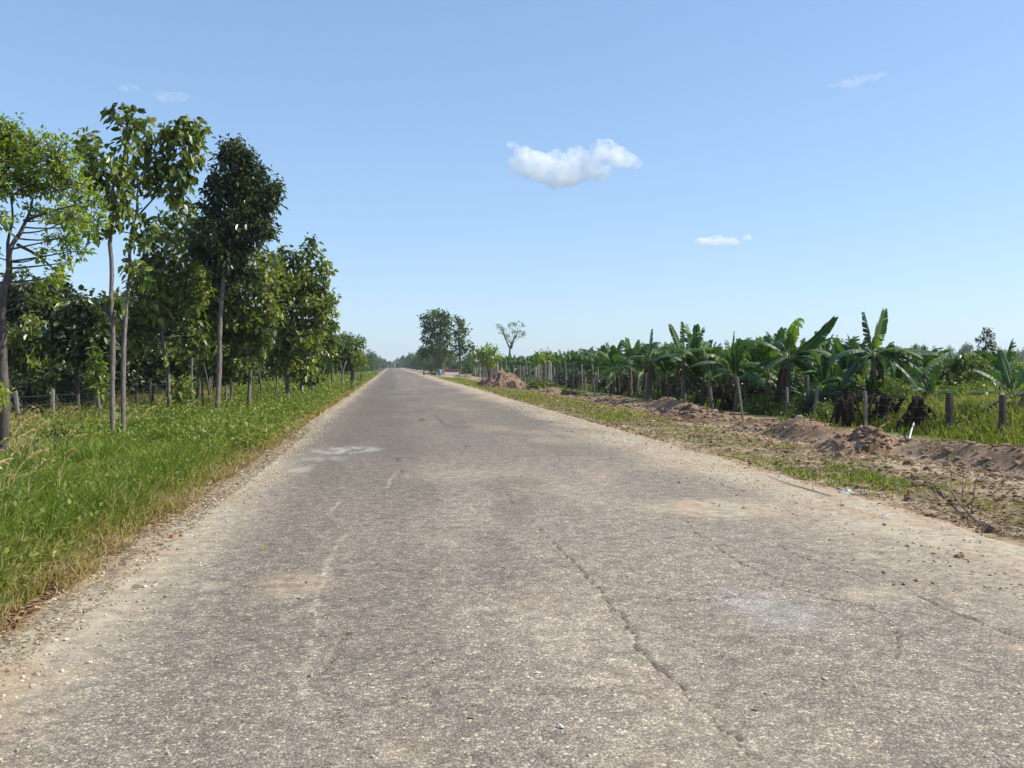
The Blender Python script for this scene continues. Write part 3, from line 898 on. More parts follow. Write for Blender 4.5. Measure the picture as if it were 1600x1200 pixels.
# ------------------------------------------------------------------ trees
def clump(gl, gb, c, r, leafL, leafW, tw, per, droop, vlo=0, vhi=1, out=.8):
    """twigs from the heart of a clump to its skin, leaves in rosettes on them"""
    d = nrm(rng.normal(size=(tw, 3)))
    e = c + d * r * (.35 + .65 * rng.random((tw, 1)) ** .5)
    s = c + d * r * .12 + rng.normal(size=(tw, 3)) * r * .08
    rr = max(.004, min(.02, float(np.mean(r)) * .02))
    sticks(gb, s, e, rr, rr * .5, var=.5)
    P = np.repeat(e, per, 0); dd = np.repeat(d, per, 0)
    n = len(P)
    P = P - dd * r * .25 * rng.random((n, 1)) + rng.normal(size=(n, 3)) * leafL * .5
    D = dd * out + rng.normal(size=(n, 3)) * .75; D[:, 2] -= droop
    L = leafL * (.55 + .75 * rng.random(n))
    v = vlo + (vhi - vlo) * np.clip(.55 * rng.random(n) + .45 * np.repeat(rng.random(tw), per), 0, 1)
    leaves(gl, P, D, L, L * leafW, v, droop=.2)

def fill(n, x0, x1, y0, y1, r0, r1, seed):
    rs = np.random.default_rng(seed)
    return [(x0 + (x1 - x0) * rs.random(), y0 + (y1 - y0) * rs.random(), r0 + (r1 - r0) * rs.random()) for _ in range(n)]

def tree(name, label, cat, Y, trunk, clumps, leafL=.14, leafW=.55, dens=1.0, leaf='teak', bark='bark', droop=.35, group=None, limbs=(), vlo=0, vhi=1, per=7, depth=.55, bare=0):
    base = W(trunk[0][0], trunk[0][1], Y)
    zb = float(surf(np.array(base.x), np.array(base.y))) - .05
    B = np.array([base.x, base.y, zb])
    root = thing(name, tuple(B), label, cat, group)
    k = Y / F_PX
    gt = Geo(); gl = Geo(); gbr = Geo()
    pts = []
    for i, (px, py, r) in enumerate(trunk):
        w = W(px, py, Y); dy = 0 if i < 2 else random.uniform(-.1, .1)
        p = np.array([w.x, w.y + dy, w.z]) - B
        if i == 0: p[2] = 0; p[0] = 0; p[1] = 0
        pts.append((*p, r))
    path = smooth_path(pts, 4)
    hz_ = np.linspace(0, 9, len(path))
    kk_ = random.random() * 50
    path[1:, 0] += (.10 * (vn(hz_ + kk_, hz_ * 0) - .5))[1:]; path[1:, 1] += (.2 * (vn(hz_ + kk_, hz_ * 0 + 7) - .5))[1:]
    rad = path[:, 3].copy() * .87 * (1 + .25 * (rng.random(len(path)) - .5)); rad[0] *= 1.35
    tube(gt, path[:, :3], rad, 10, wob=.1)
    for lm in limbs:
        lp = smooth_path([(*(np.array(W(px, py, Y + dy)) - B), r) for px, py, r, dy in lm], 3)
        tube(gbr, lp[:, :3], lp[:, 3], 6, wob=.1)
    for cdef in clumps:
        px, py, rp = cdef[:3]
        asp = cdef[3] if len(cdef) > 3 else 1.0
        r0 = rp * k
        off = random.uniform(-depth, depth) * max(r0 * 2.2, .5)
        w = W(px, py, Y + off); c = np.array([w.x, w.y, w.z]) - B
        r = np.array([r0, r0 * (.8 + .4 * random.random()), r0 * asp])
        # limb from the trunk
        zt = path[:, 2]; cand = np.where(zt < max(c[2] - r0 * .4, zt.max() * .35))[0]
        if len(cand):
            j = cand[np.argmin(np.linalg.norm(path[cand, :3] - c, axis=1) + .3 * np.abs(path[cand, 2] - (c[2] - .9 * r0)))]
            a = path[j, :3]; m_ = (a + c) / 2 + np.array([0, 0, -.08 * np.linalg.norm(c - a)]) + rng.normal(size=3) * .05
            t = np.linspace(0, 1, 7)[:, None]
            bz = (1 - t) ** 2 * a + 2 * t * (1 - t) * m_ + t * t * c
            ra = min(path[j, 3] * .45, .010 + .022 * np.linalg.norm(c - a) / 2)
            tube(gbr, bz, np.linspace(ra, ra * .35, 7), 5, cap=False, wob=.15)
        r = r * 1.12
        area = (r0 / leafL) ** 2
        tw = int(max(6, dens * 5.6 * area * (asp ** .5)))
        q_ = random.uniform(-.3, .38)
        clump(gl, gbr, c, r, leafL, leafW, tw, per, droop, max(0, vlo + q_), min(1, vhi + q_))
    gt.build("trunk", M[bark], root, smooth=True)
    gbr.build("branches", M[bark], root, smooth=True)
    gl.build("crown", M[leaf], root)
    return root

# --- the row on the verge
tree("feathery_tree", "feathery light green tree with a thick dark forked trunk at the left edge", "tree", 16.0,
     [(-3, 735, .105), (3, 660, .095), (8, 560, .083), (13, 470, .072), (16, 420, .062), (27, 382, .042), (38, 345, .03), (46, 310, .018), (60, 270, .012)],
     [(-15, 215, 34), (12, 205, 26), (20, 240, 42), (55, 235, 34), (85, 248, 34), (0, 285, 42, .7), (108, 262, 24), (118, 292, 30, .7), (45, 285, 36, .6), (85, 292, 32, .6), (140, 318, 26, .6), (112, 338, 32, .55), (150, 345, 18, .6),
      (-25, 250, 40), (95, 372, 26, .5), (60, 330, 20, .5), (90, 430, 18, .5), (112, 392, 22, .45), (52, 465, 12, .5), (85, 468, 12, .5), (70, 395, 16, .5), (62, 440, 10, .5), (105, 410, 14, .5), (130, 365, 20, .5), (90, 335, 24, .5), (-10, 340, 30, .5), (30, 425, 10, .5), (-20, 400, 18, .5)],
     leafL=.085, leafW=.5, dens=.62, leaf='lime', bark='barkd', droop=.1, per=7, depth=.5,
     limbs=[[(16, 420, .04, 0), (12, 380, .026, .1), (20, 340, .018, .3), (14, 290, .015, .5)], [(13, 470, .03, 0), (40, 468, .02, -.2), (68, 475, .01, -.3)], [(8, 560, .02, 0), (-20, 500, .015, .2), (-40, 470, .01, .2)],
            [(27, 382, .03, 0), (60, 400, .02, .3), (95, 430, .01, .5)], [(38, 345, .03, 0), (80, 330, .02, -.3), (120, 320, .01, -.5)]])
tree("slender_tree", "slim tree with crown of large drooping leaves, left trunk of the close pair", "tree", 20.0,
     [(181, 688, .062), (178, 560, .055), (176, 430, .05), (174, 340, .04), (176, 280, .025)],
     [(135, 215, 10), (128, 235, 14), (150, 243, 15), (160, 262, 17), (140, 262, 12), (178, 268, 18), (172, 292, 16), (190, 298, 14), (198, 262, 16), (176, 322, 12), (196, 318, 9), (152, 285, 9), (145, 355, 6), (180, 345, 8), (186, 470, 6)],
     leafL=.19, leafW=.62, dens=.62, leaf='teak', droop=.75, per=6, depth=.3)
tree("slender_tree", "slim tree with crown of large drooping leaves, right trunk of the close pair", "tree", 20.6,
     [(190, 686, .058), (192, 560, .052), (197, 450, .045), (205, 385, .04), (213, 340, .034), (222, 296, .026), (240, 240, .014)],
     [(190, 176, 12), (208, 178, 12), (198, 198, 15), (222, 196, 14), (232, 216, 15), (212, 222, 15), (192, 228, 10), (246, 236, 13), (224, 246, 14), (205, 290, 15), (222, 276, 14), (238, 268, 8), (262, 205, 9), (272, 216, 13), (290, 192, 8),
      (284, 212, 15), (300, 216, 12), (286, 236, 15), (272, 250, 13), (296, 252, 13), (276, 270, 12), (292, 278, 10), (254, 266, 9), (306, 238, 9), (236, 290, 10), (312, 205, 7), (220, 345, 14), (238, 360, 9), (212, 372, 9), (206, 415, 9), (222, 436, 10), (270, 296, 8), (282, 306, 9)],
     leafL=.19, leafW=.62, dens=.62, leaf='teak', droop=.75, per=6, depth=.3,
     limbs=[[(207, 380, .02, 0), (235, 350, .016, 0), (255, 330, .012, .1)], [(213, 340, .022, 0), (250, 300, .016, .2), (285, 270, .012, .3)]])
tree("tall_dense_tree", "tallest dense dark tree, its crown narrowing to a knob against the sky", "tree", 30.0,
     [(341, 650, .095), (343, 560, .085), (346, 470, .075), (352, 380, .06), (362, 310, .06), (368, 250, .03)],
     [(362, 232, 17), (378, 236, 16), (350, 240, 10), (366, 256, 17), (384, 252, 12), (340, 272, 14), (356, 284, 20), (378, 284, 20), (398, 278, 18), (410, 266, 10), (424, 296, 15), (432, 302, 9), (408, 304, 20), (386, 312, 22), (362, 316, 22), (338, 300, 18),
      (330, 330, 18), (350, 346, 22), (376, 344, 24), (404, 336, 20), (424, 322, 10), (414, 356, 16), (392, 368, 20), (364, 376, 22), (336, 368, 20), (424, 366, 8), (318, 350, 12), (320, 385, 16), (350, 400, 20)] + fill(12, 312, 415, 385, 440, 11, 16, 8),
     leafL=.17, leafW=.55, dens=1.7, leaf='dark', bark='bark', droop=.35, per=7, depth=.6)
tree("broadleaf_tree", "leaning pale trunk carrying yellow green broad leaves over the fence", "tree", 31.5,
     [(268, 640, .085), (263, 590, .075), (257, 540, .06), (256, 490, .05), (262, 430, .035), (270, 390, .02)],
     [(285, 338, 18), (268, 360, 20), (295, 365, 22), (250, 385, 20), (280, 392, 24), (308, 395, 20), (238, 410, 20), (262, 420, 22), (292, 424, 22), (225, 436, 16), (250, 448, 20), (280, 455, 20), (215, 460, 15), (240, 475, 16), (300, 450, 20), (208, 482, 12), (225, 495, 12), (268, 488, 12), (262, 300, 6), (275, 318, 10), (300, 340, 12), (318, 372, 14), (205, 440, 8), (246, 362, 12), (232, 388, 10), (258, 345, 8)] + fill(26, 205, 320, 410, 560, 10, 17, 1),
     leafL=.20, leafW=.72, dens=.72, leaf='teak', droop=.55, per=6, vlo=.25, depth=.6)
tree("broadleaf_tree", "broad leaved tree standing just right of the tallest tree, crown full to the ground shade", "tree", 34,
     [(389, 622, .09), (390, 570, .08), (388, 520, .07), (392, 460, .05), (396, 420, .03)],
     [(365, 410, 18), (388, 402, 18), (410, 398, 16), (345, 425, 20), (370, 432, 22), (396, 430, 22), (418, 420, 18), (335, 450, 20), (360, 460, 22), (388, 460, 24), (414, 450, 20), (345, 486, 22), (374, 490, 22), (402, 486, 22), (424, 480, 16), (360, 516, 20), (390, 518, 20), (415, 512, 18), (330, 510, 16), (320, 480, 16), (310, 450, 14), (366, 550, 12), (408, 540, 14), (320, 425, 14)] + fill(34, 305, 430, 420, 585, 11, 18, 2),
     leafL=.20, leafW=.72, dens=.8, leaf='teak', droop=.55, per=6, vlo=.12, depth=.7)
tree("broadleaf_tree", "wide broad leaved tree with a thin spire of leaves pointing up from it", "tree", 39,
     [(452, 618, .10), (450, 570, .09), (455, 520, .07), (462, 460, .05), (475, 420, .03), (484, 386, .015)],
     [(484, 376, 7), (480, 388, 8), (489, 392, 7), (477, 402, 8), (486, 410, 10), (500, 405, 6), (434, 396, 14), (450, 400, 14), (462, 412, 15), (430, 416, 18), (448, 424, 18), (474, 430, 16), (492, 428, 10), (506, 414, 7), (510, 421, 6), (428, 446, 20), (456, 450, 20), (482, 452, 18), (498, 446, 10), (506, 436, 6), (435, 476, 20), (462, 480, 20), (488, 478, 18), (505, 480, 10), (512, 490, 9), (440, 506, 18), (470, 510, 18), (494, 506, 14), (450, 535, 14), (480, 536, 14), (512, 464, 7)] + fill(30, 418, 500, 430, 595, 10, 17, 3),
     leafL=.22, leafW=.72, dens=.85, leaf='teak', droop=.5, per=6, vlo=.1, depth=.7)
tree("broadleaf_tree", "rounded tree with low hanging leaves above a whitewashed trunk foot", "tree", 46,
     [(472, 615, .085), (471, 585, .08), (472, 550, .07), (478, 500, .04), (486, 470, .02)],
     [(500, 470, 10), (514, 474, 7), (522, 464, 7), (518, 486, 8), (508, 495, 10), (498, 512, 14), (515, 508, 8), (480, 520, 16), (464, 530, 14), (495, 532, 12), (478, 548, 14), (462, 560, 12), (494, 552, 12), (472, 572, 12), (486, 572, 10), (458, 580, 8), (504, 542, 10)] + fill(16, 465, 520, 490, 590, 9, 14, 4),
     leafL=.22, leafW=.72, dens=.85, leaf='teak', droop=.5, per=6, vlo=.3, depth=.7)
# --- behind the fence at the left
tree("dark_leaf_tree", "small dark tree with large round leaves showing above the left fence", "tree", 27,
     [(122, 655, .06), (121, 600, .055), (123, 550, .045), (128, 500, .03), (128, 475, .015)],
     [(124, 466, 9), (134, 472, 9), (128, 486, 11), (142, 488, 9), (150, 492, 6), (136, 505, 13), (118, 510, 12), (98, 512, 14), (84, 514, 10), (108, 530, 15), (128, 528, 14), (148, 522, 11), (160, 526, 9), (90, 540, 15), (118, 550, 15), (142, 545, 12), (102, 486, 5), (70, 530, 12), (164, 512, 6)] + fill(16, 75, 170, 525, 600, 9, 14, 6),
     leafL=.20, leafW=.75, dens=1.1, leaf='dark', bark='barkd', droop=.4, per=6, depth=.7)
tree("drooping_tree", "rounded sunlit green tree with hanging leaves just right of the left-edge trunk", "tree", 29,
     [(52, 650, .07), (52, 600, .06), (55, 560, .05), (55, 520, .03)],
     [(48, 498, 8), (44, 512, 13), (60, 516, 14), (72, 528, 13), (36, 530, 13), (54, 535, 17), (74, 548, 14), (40, 552, 14), (60, 560, 16), (25, 545, 10), (20, 565, 12), (40, 575, 13), (75, 575, 12), (5, 540, 14), (-10, 560, 18)] + fill(18, -30, 90, 525, 600, 10, 16, 5),
     leafL=.2, leafW=.45, dens=1.2, leaf='teak', droop=.9, per=7, vlo=.25, vhi=.95, depth=.6)
tree("young_tree", "young lime green sapling growing beside a leaning fence post", "sapling", 26.2,
     [(153, 660, .02), (152, 620, .018), (150, 590, .015), (148, 560, .01)],
     [(146, 552, 6), (142, 566, 7), (152, 572, 9), (140, 582, 8), (158, 584, 9), (148, 596, 9), (162, 600, 8), (168, 588, 7), (140, 604, 6), (166, 612, 6), (152, 612, 7)],
     leafL=.16, leafW=.5, dens=.85, leaf='shrub', droop=.4, per=5, depth=.5)
tree("young_tree", "thin sapling with a tuft of yellow green leaves against the dark trunks", "sapling", 31,
     [(287, 650, .04), (285, 625, .035), (284, 600, .02), (286, 585, .012)],
     [(284, 600, 8), (290, 608, 8), (278, 610, 7), (286, 616, 8), (292, 596, 5)],
     leafL=.19, leafW=.6, dens=1.0, leaf='shrub', droop=.35, per=5, vlo=.3)
tree("round_shrub", "small round shrub standing alone in the green verge grass", "shrub", 24.5,
     [(256, 668, .02), (257, 662, .018), (258, 655, .012), (258, 648, .008)],
     [(248, 656, 8), (260, 652, 10), (270, 658, 8), (256, 664, 9), (266, 644, 6), (252, 646, 6)],
     leafL=.10, leafW=.5, dens=1.2, leaf='shrub', droop=.2, per=6, vlo=.1)
tree("yellow_shrub", "bright yellow leaved shrub beside the left-edge trunk", "shrub", 15.2,
     [(-12, 735, .012), (-10, 690, .01), (-6, 650, .008), (-2, 620, .005)],
     [(0, 605, 7), (6, 614, 6), (-6, 620, 8), (4, 628, 5), (-14, 610, 10), (-12, 635, 9)],
     leafL=.07, leafW=.6, dens=.9, leaf='lime', droop=.2, per=5, vlo=.5)
tree("dry_fern_shrub", "low yellowed shrub among tall plumes near the left fence", "shrub", 18.5,
     [(90, 700, .015), (90, 690, .012), (92, 680, .01), (92, 670, .006)],
     [(78, 680, 12, .8), (95, 676, 13, .8), (88, 690, 13, .8), (70, 692, 9, .8)],
     leafL=.13, leafW=.25, dens=1.1, leaf='dark', droop=.2, per=6)
# --- flat layered tree and neighbours farther on
tree("layered_tree", "flat layered tree reaching towards the road beyond the dense clump", "tree", 62,
     [(551, 594, .16), (550, 578, .14), (546, 562, .11), (540, 548, .07), (534, 538, .04)],
     [(530, 527, 8, .35), (541, 525, 7, .25), (522, 535, 14, .4), (540, 537, 14, .35), (556, 531, 9, .22), (564, 531, 5, .25), (516, 547, 14, .5), (536, 548, 16, .45), (555, 541, 10, .3), (561, 543, 6, .3), (525, 560, 15, .5), (545, 558, 14, .45), (562, 555, 9, .35), (510, 562, 12, .5), (540, 568, 12, .4), (558, 563, 10, .35), (567, 562, 5, .4), (512, 530, 12, .4), (500, 545, 14, .5), (505, 575, 14, .5), (525, 572, 14, .5), (548, 572, 12, .4), (530, 553, 16, .45), (572, 568, 5, .4), (498, 560, 14, .6), (559, 536, 8, .25), (548, 531, 12, .3)],
     leafL=.24, leafW=.4, dens=1.7, leaf='shrub', bark='barkd', droop=.1, per=7, vhi=.7, depth=.9)

# --- procedural trees copied about
def proto_tree(name, label, cat, h, w, leafL, leaf, bark, seed, group, loc, ncl=22, low=.25, dens=.8, leafW=.55, per=6, tr=.1, asp=.85, droop=.4):
    rs = np.random.default_rng(seed)
    root = thing(name, loc, label, cat, group)
    gt, gb, gl = Geo(), Geo(), Geo()
    p = [(0, 0, 0, tr)]
    for k in range(1, 5):
        p.append((rs.normal() * .06 * h * k / 4, rs.normal() * .06 * h * k / 4, h * .2 * k, tr * (1 - .2 * k)))
    path = smooth_path(p, 3)
    tube(gt, path[:, :3], path[:, 3], 8, wob=.1)
    for k in range(ncl):
        t = low + (1 - low) * rs.random()
        env = w * .5 * math.sin(math.pi * min(1, .18 + .82 * (1 - (t - low) / (1 - low)) ** .7)) ** .7
        a = rs.random() * 6.283; q = env * rs.random() ** .5
        r0 = w * (.13 + .09 * rs.random())
        c = np.array([math.cos(a) * q, math.sin(a) * q, h * t - r0 * .5])
        j = int(np.argmin(np.linalg.norm(path[:, :3] - (c - np.array([0, 0, .5])), axis=1)))
        aa = path[j, :3]; tt = np.linspace(0, 1, 5)[:, None]
        tube(gb, aa * (1 - tt) + c * tt + np.array([0, 0, -.1]) * (tt * (1 - tt)) * h * .4, np.linspace(path[j, 3] * .5, .01, 5), 4, cap=False)
        clump(gl, gb, c, np.array([r0, r0, r0 * asp]), leafL, leafW, int(max(5, dens * 2.4 * (r0 / leafL) ** 2)), per, droop)
    gt.build("trunk", M[bark], root, smooth=True); gb.build("branches", M[bark], root); gl.build("crown", M[leaf], root)
    return root

def zat(x, y): return float(surf(np.array(float(x)), np.array(float(y)))) - .05

# the shady wood behind the left fence
WL = "dark leafy tree in the shady wood behind the left fence"
GW = "trees of the wood behind the left fence"
wood = []
spots = [(-15.5, 33), (-18, 37), (-13.5, 38), (-17, 42), (-12.5, 43), (-21, 40), (-15, 47), (-11.5, 49), (-19, 48), (-24, 46), (-13, 54), (-17, 56), (-10.5, 56), (-22, 55), (-27, 52), (-12, 62), (-16, 64), (-10, 66), (-20, 66),
         (-30, 60), (-25, 62), (-13, 72), (-17, 76), (-11, 78), (-34, 66), (-22, 76), (-28, 74),
         (-11.3, 41), (-10.8, 45), (-11.6, 52), (-10.4, 52.5), (-10.2, 60), (-11.5, 59), (-10.4, 71), (-10.2, 84), (-12.5, 88), (-14.5, 35.5), (-20, 35), (-12.8, 47), (-14, 51), (-14.5, 59), (-25, 39), (-29, 52), (-12, 98), (-10.5, 92)]
protos = []
for i, (x, yy) in enumerate(spots):
    if i < 3:
        o = proto_tree("shade_tree", WL, "tree", 5.2, 4.6, .26, ['dark', 'teak', 'dark'][i], 'barkd', 300 + i, GW, (x, yy, zat(x, yy)), ncl=34, low=.10, dens=2.0, tr=.09)
        protos.append(o)
    else:
        s = random.uniform(.75, 1.05)
        s *= 1.2 if x > -12.6 else .56; o = dup(protos[i % 3], (x, yy, zat(x, yy)), random.uniform(0, 6.28), (s * 1.1, s * 1.1, s * random.uniform(.8, 1.0)))
# low brush beneath them
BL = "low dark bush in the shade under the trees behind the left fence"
GB = "bushes under the left trees"
bp_ = []
for i in range(30):
    yy = 30 + 1.9 * i + random.uniform(-1, 1); x = -11.2 - random.uniform(0, 3.5)
    if i < 2:
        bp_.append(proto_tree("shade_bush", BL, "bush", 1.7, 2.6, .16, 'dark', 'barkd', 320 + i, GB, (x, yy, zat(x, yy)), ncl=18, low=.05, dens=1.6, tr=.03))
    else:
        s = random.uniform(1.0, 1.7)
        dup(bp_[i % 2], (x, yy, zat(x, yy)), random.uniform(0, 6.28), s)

for i in range(22):  # extra dark bushes added to deepen the shade under the trees
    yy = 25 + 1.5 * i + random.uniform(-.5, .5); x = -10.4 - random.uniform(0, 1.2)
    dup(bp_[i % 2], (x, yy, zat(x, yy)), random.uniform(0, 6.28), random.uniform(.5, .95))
# thin stems in the undergrowth along the fence
GS = "thin bare stems in the undergrowth"
st0 = None
for i, (px, Y_, h, lean, r) in enumerate([(305, 33.5, 2.3, .2, .05), (318, 34, 2.6, -.15, .045), (326, 36, 2.0, .25, .035), (332, 33, 1.9, -.3, .04), (352, 38, 2.4, .1, .05), (357, 36, 1.9, .35, .04), (362, 37, 2.5, -.1, .035),
                                        (298, 37, 2.8, .1, .06), (429, 44, 2.2, .3, .05), (412, 43, 2.1, -.35, .05), (497, 56, 1.9, .5, .06), (505, 58, 2.0, -.5, .06), (518, 55, 2.2, .1, .06), (530, 60, 2.0, .45, .07), (537, 60, 1.9, -.2, .06)]):
    w = W(px, 640, Y_); b = (w.x, Y_, zat(w.x, Y_))
    gt = Geo()
    pts = [(0, 0, 0, r), (lean * .3, .02, h * .35, r * .9), (lean * .55, -.03, h * .7, r * .75), (lean, .05, h, r * .5)]
    pt = smooth_path(pts, 3)
    tube(gt, pt[:, :3], pt[:, 3], 7, wob=.15)
    o = gt.build("thin_stem", M['bark' if i % 3 else 'barkd'], loc=b, smooth=True)
    tag(o, "thin bare stem in the undergrowth beneath the left trees", "tree stem", GS)

# far rows along the road
GL_ = "far trees on the left of the road"; GR_ = "far trees on the right of the road"
pf = []
for i, (Y_, x, h) in enumerate([(150, -10, 4.6), (170, -12, 5.0), (190, -9.5, 5.2), (215, -8.5, 5.6), (235, -9, 6.2), (260, -8, 6.2), (290, -7.5, 6.8), (320, -7.5, 7.0), (360, -7, 7.0), (400, -7.5, 7.5), (450, -7, 7.5), (520, -8, 8), (600, -8, 8.5), (700, -9, 9), (850, -8, 9), (110, -14, 3.6), (125, -13, 3.4), (95, -13, 3.4), (80, -12, 3.0), (135, -15, 4.0)]):
    if i < 2:
        pf.append(proto_tree("far_tree", "small hazy tree in the row far down the left of the road", "tree", 6, 4.6, .5, 'far', 'barkd', 340 + i, GL_, (x, Y_, zat(x, Y_)), ncl=20, low=.08, dens=2.2, tr=.15, asp=1.1)); pf[-1].scale = (h / 6,) * 3
    else:
        dup(pf[i % 2], (x, Y_, zat(x, Y_)), random.uniform(0, 6.28), h / 6 * random.uniform(.6, 1.0))
for i, (Y_, x, h) in enumerate([(200, 11, 6.0), (215, 14, 6.5), (235, 10.5, 6.6), (255, 12, 7.0), (280, 10.5, 7.6), (300, 12, 7.8), (330, 10, 7.8), (360, 11, 8.0), (390, 9.5, 8.4), (430, 10, 8.4), (480, 9, 8.6), (540, 9.5, 9), (620, 9, 9), (720, 10, 9.5), (850, 9, 9.5), (600, 4, 6.5), (590, -1, 6.0), (610, 1, 6.5), (580, -5, 7), (640, 7, 8), (620, -3, 6.5),
                                (185, 15.5, 5.0), (190, 19, 5.0), (178, 13.5, 4.4), (200, 23, 5.0), (210, 27, 5.0), (195, 31, 4.8), (220, 35, 5.2), (160, 17.5, 4.2), (150, 21, 4.0), (165, 26, 4.2), (180, 37, 4.6)]):
    o = dup(pf[i % 2], (x, Y_, zat(x, Y_)), random.uniform(0, 6.28), h / 6 * random.uniform(.6, .98), "small hazy tree in the row far down the right of the road")
    o["group"] = GR_

tree("big_far_tree", "largest broad crowned tree far down the road on its right side", "tree", 178,
     [(688, 582, .5), (689, 570, .42), (688, 555, .34), (688, 530, .25), (688, 505, .14)],
     [(686, 489, 7), (676, 491, 6), (694, 491, 6), (668, 497, 6), (700, 499, 6), (683, 500, 8), (661, 495, 3), (672, 508, 8), (692, 508, 9), (704, 508, 5), (664, 512, 5), (680, 520, 9), (698, 520, 7), (669, 524, 7), (688, 532, 9), (675, 536, 8), (700, 534, 6), (665, 532, 5), (684, 546, 10), (698, 548, 8), (670, 548, 8), (660, 550, 6), (690, 558, 8), (705, 556, 6)],
     leafL=.6, leafW=.6, dens=1.5, leaf='far', bark='barkd', droop=.2, per=6, depth=.6)
tree("far_tree_companion", "narrower tree pressed against the right of the largest far tree", "tree", 172,
     [(719, 583, .3), (719, 570, .26), (718, 550, .2), (717, 525, .12)],
     [(714, 497, 4), (721, 501, 4), (717, 508, 6), (725, 510, 4), (712, 518, 6), (722, 520, 6), (727, 517, 3), (716, 530, 7), (726, 532, 4), (720, 542, 6), (712, 548, 6), (728, 546, 4), (736, 537, 4), (737, 545, 5), (722, 556, 6)],
     leafL=.55, leafW=.6, dens=1.5, leaf='far', bark='barkd', droop=.2, per=6, depth=.6, vhi=.7)
tree("umbrella_tree", "airy flat topped tree on two forked limbs above the banana row", "tree", 205,
     [(795, 578, .3), (796, 560, .28), (797, 545, .24), (799, 538, .2)],
     [(782, 511, 4, .7), (789, 514, 5, .6), (794, 508, 4, .6), (801, 506, 4, .5), (808, 505, 4, .5), (816, 507, 4, .6), (786, 520, 4, .6), (801, 518, 3, .6), (809, 519, 4, .6), (814, 524, 4, .6), (819, 520, 2, .6), (792, 524, 3, .6), (778, 509, 2, .6), (806, 526, 2, .6)],
     leafL=.42, leafW=.5, dens=.4, leaf='far', bark='bark', droop=.1, per=5, depth=.5,
     limbs=[[(797, 545, .2, 0), (790, 530, .13, .5), (786, 520, .09, 1), (783, 513, .05, 1.5)], [(799, 545, .2, 0), (803, 530, .13, -.5), (808, 520, .09, -1), (810, 510, .05, -1)]])
tree("light_green_bush", "rounded light green bush at the far end of the right fence", "bush", 108,
     [(761, 590, .1), (761, 580, .09), (761, 565, .07), (761, 555, .04)],
     [(752, 547, 6), (762, 544, 7), (772, 547, 6), (745, 554, 6), (758, 554, 8), (772, 556, 7), (780, 558, 4), (740, 560, 6), (752, 564, 7), (768, 566, 7), (738, 568, 4)],
     leafL=.35, leafW=.5, dens=1.3, leaf='lime', droop=.2, per=6, vhi=.7)
tree("light_green_bush", "second light green bush, nearer and half hidden by banana leaves", "bush", 80,
     [(851, 590, .1), (851, 585, .09), (851, 575, .07), (851, 565, .04)],
     [(843, 556, 6), (853, 552, 6), (862, 557, 6), (848, 563, 8), (860, 566, 6), (838, 563, 4)],
     leafL=.28, leafW=.5, dens=1.2, leaf='lime', droop=.2, per=6, vhi=.6)
tree("reddish_tree", "dark reddish tree rising alone over the field at the right edge", "tree", 118,
     [(1538, 588, .16), (1538, 575, .14), (1539, 555, .11), (1541, 530, .06)],
     [(1543, 514, 3), (1539, 520, 4), (1547, 520, 3), (1536, 528, 4), (1548, 529, 4), (1530, 532, 3), (1542, 534, 5), (1551, 536, 3), (1534, 542, 5), (1546, 544, 6), (1538, 552, 6), (1550, 552, 5), (1530, 554, 4), (1542, 562, 7), (1532, 564, 5), (1552, 564, 5)],
     leafL=.38, leafW=.6, dens=1.0, leaf='red', bark='barkd', droop=.2, per=6)
tree("pale_tree", "pale hazy tree in the field right of the big banana leaf", "tree", 210,
     [(1303, 578, .2), (1303, 565, .18), (1302, 550, .14)],
     [(1306, 530, 3), (1300, 534, 3), (1312, 536, 4), (1294, 538, 4), (1303, 541, 5), (1313, 544, 4), (1290, 545, 4), (1300, 549, 6), (1311, 551, 5)],
     leafL=.7, leafW=.5, dens=.8, leaf='far', bark='bark', droop=.1, per=5)
# isolated trees breaking the hazy skyline
GK = "isolated trees on the hazy skyline"
for i, (px, Y_, h) in enumerate([(1404, 620, 18), (1425, 760, 19), (1443, 640, 19), (1460, 800, 19), (1470, 700, 15), (1378, 700, 17), (1512, 420, 15), (1500, 620, 13), (1526, 640, 14), (1562, 700, 17), (1575, 620, 15), (1590, 760, 16), (1390, 900, 20), (1340, 800, 16), (1350, 600, 13), (1484, 900, 20), (1452, 500, 11), (1275, 600, 12), (1250, 700, 12), (1290, 800, 15), (1415, 420, 10), (1600, 500, 14), (1630, 600, 15)]):
    w = W(px, 571, Y_)
    o = dup(pf[i % 2], (w.x, Y_, float(ground_h(w.x, Y_)) - .3), random.uniform(0, 6.28), (h / 8.5 * random.uniform(.6, 1.1), h / 8.5, h / 6 * .8), "small hazy tree on the skyline beyond the right field")
    o["group"] = GK

# continuous far-off wood on the rise
g = Geo(); gs = Geo()
n = 5200
X = 60 + 1500 * rng.random(n); Y_ = 480 + 900 * rng.random(n)
ang = X / Y_
k = (ang > .28) & (ang < .95) & (fbm(X / 70, Y_ / 50, 200) > .42)
X, Y_ = X[k], Y_[k]
gz = ground_h(X, Y_)
for q in range(3):
    cR = 2.2 + 2.5 * rng.random(len(X))
    P = np.stack([X + rng.normal(size=len(X)) * 3, Y_ + rng.normal(size=len(X)) * 3, gz + cR * 1.1], 1)
    per = 9
    PP = np.repeat(P, per, 0); d = nrm(rng.normal(size=PP.shape)); RR = np.repeat(cR, per)[:, None]
    leaves(g, PP + d * RR * .8, d + .5 * rng.normal(size=d.shape), 2.4, 1.8, rng.random(len(PP)), droop=.2)
tag(g.build("distant_wood", M['far']), "low hazy wood covering the far rise at the right", "woodland", kind="stuff")

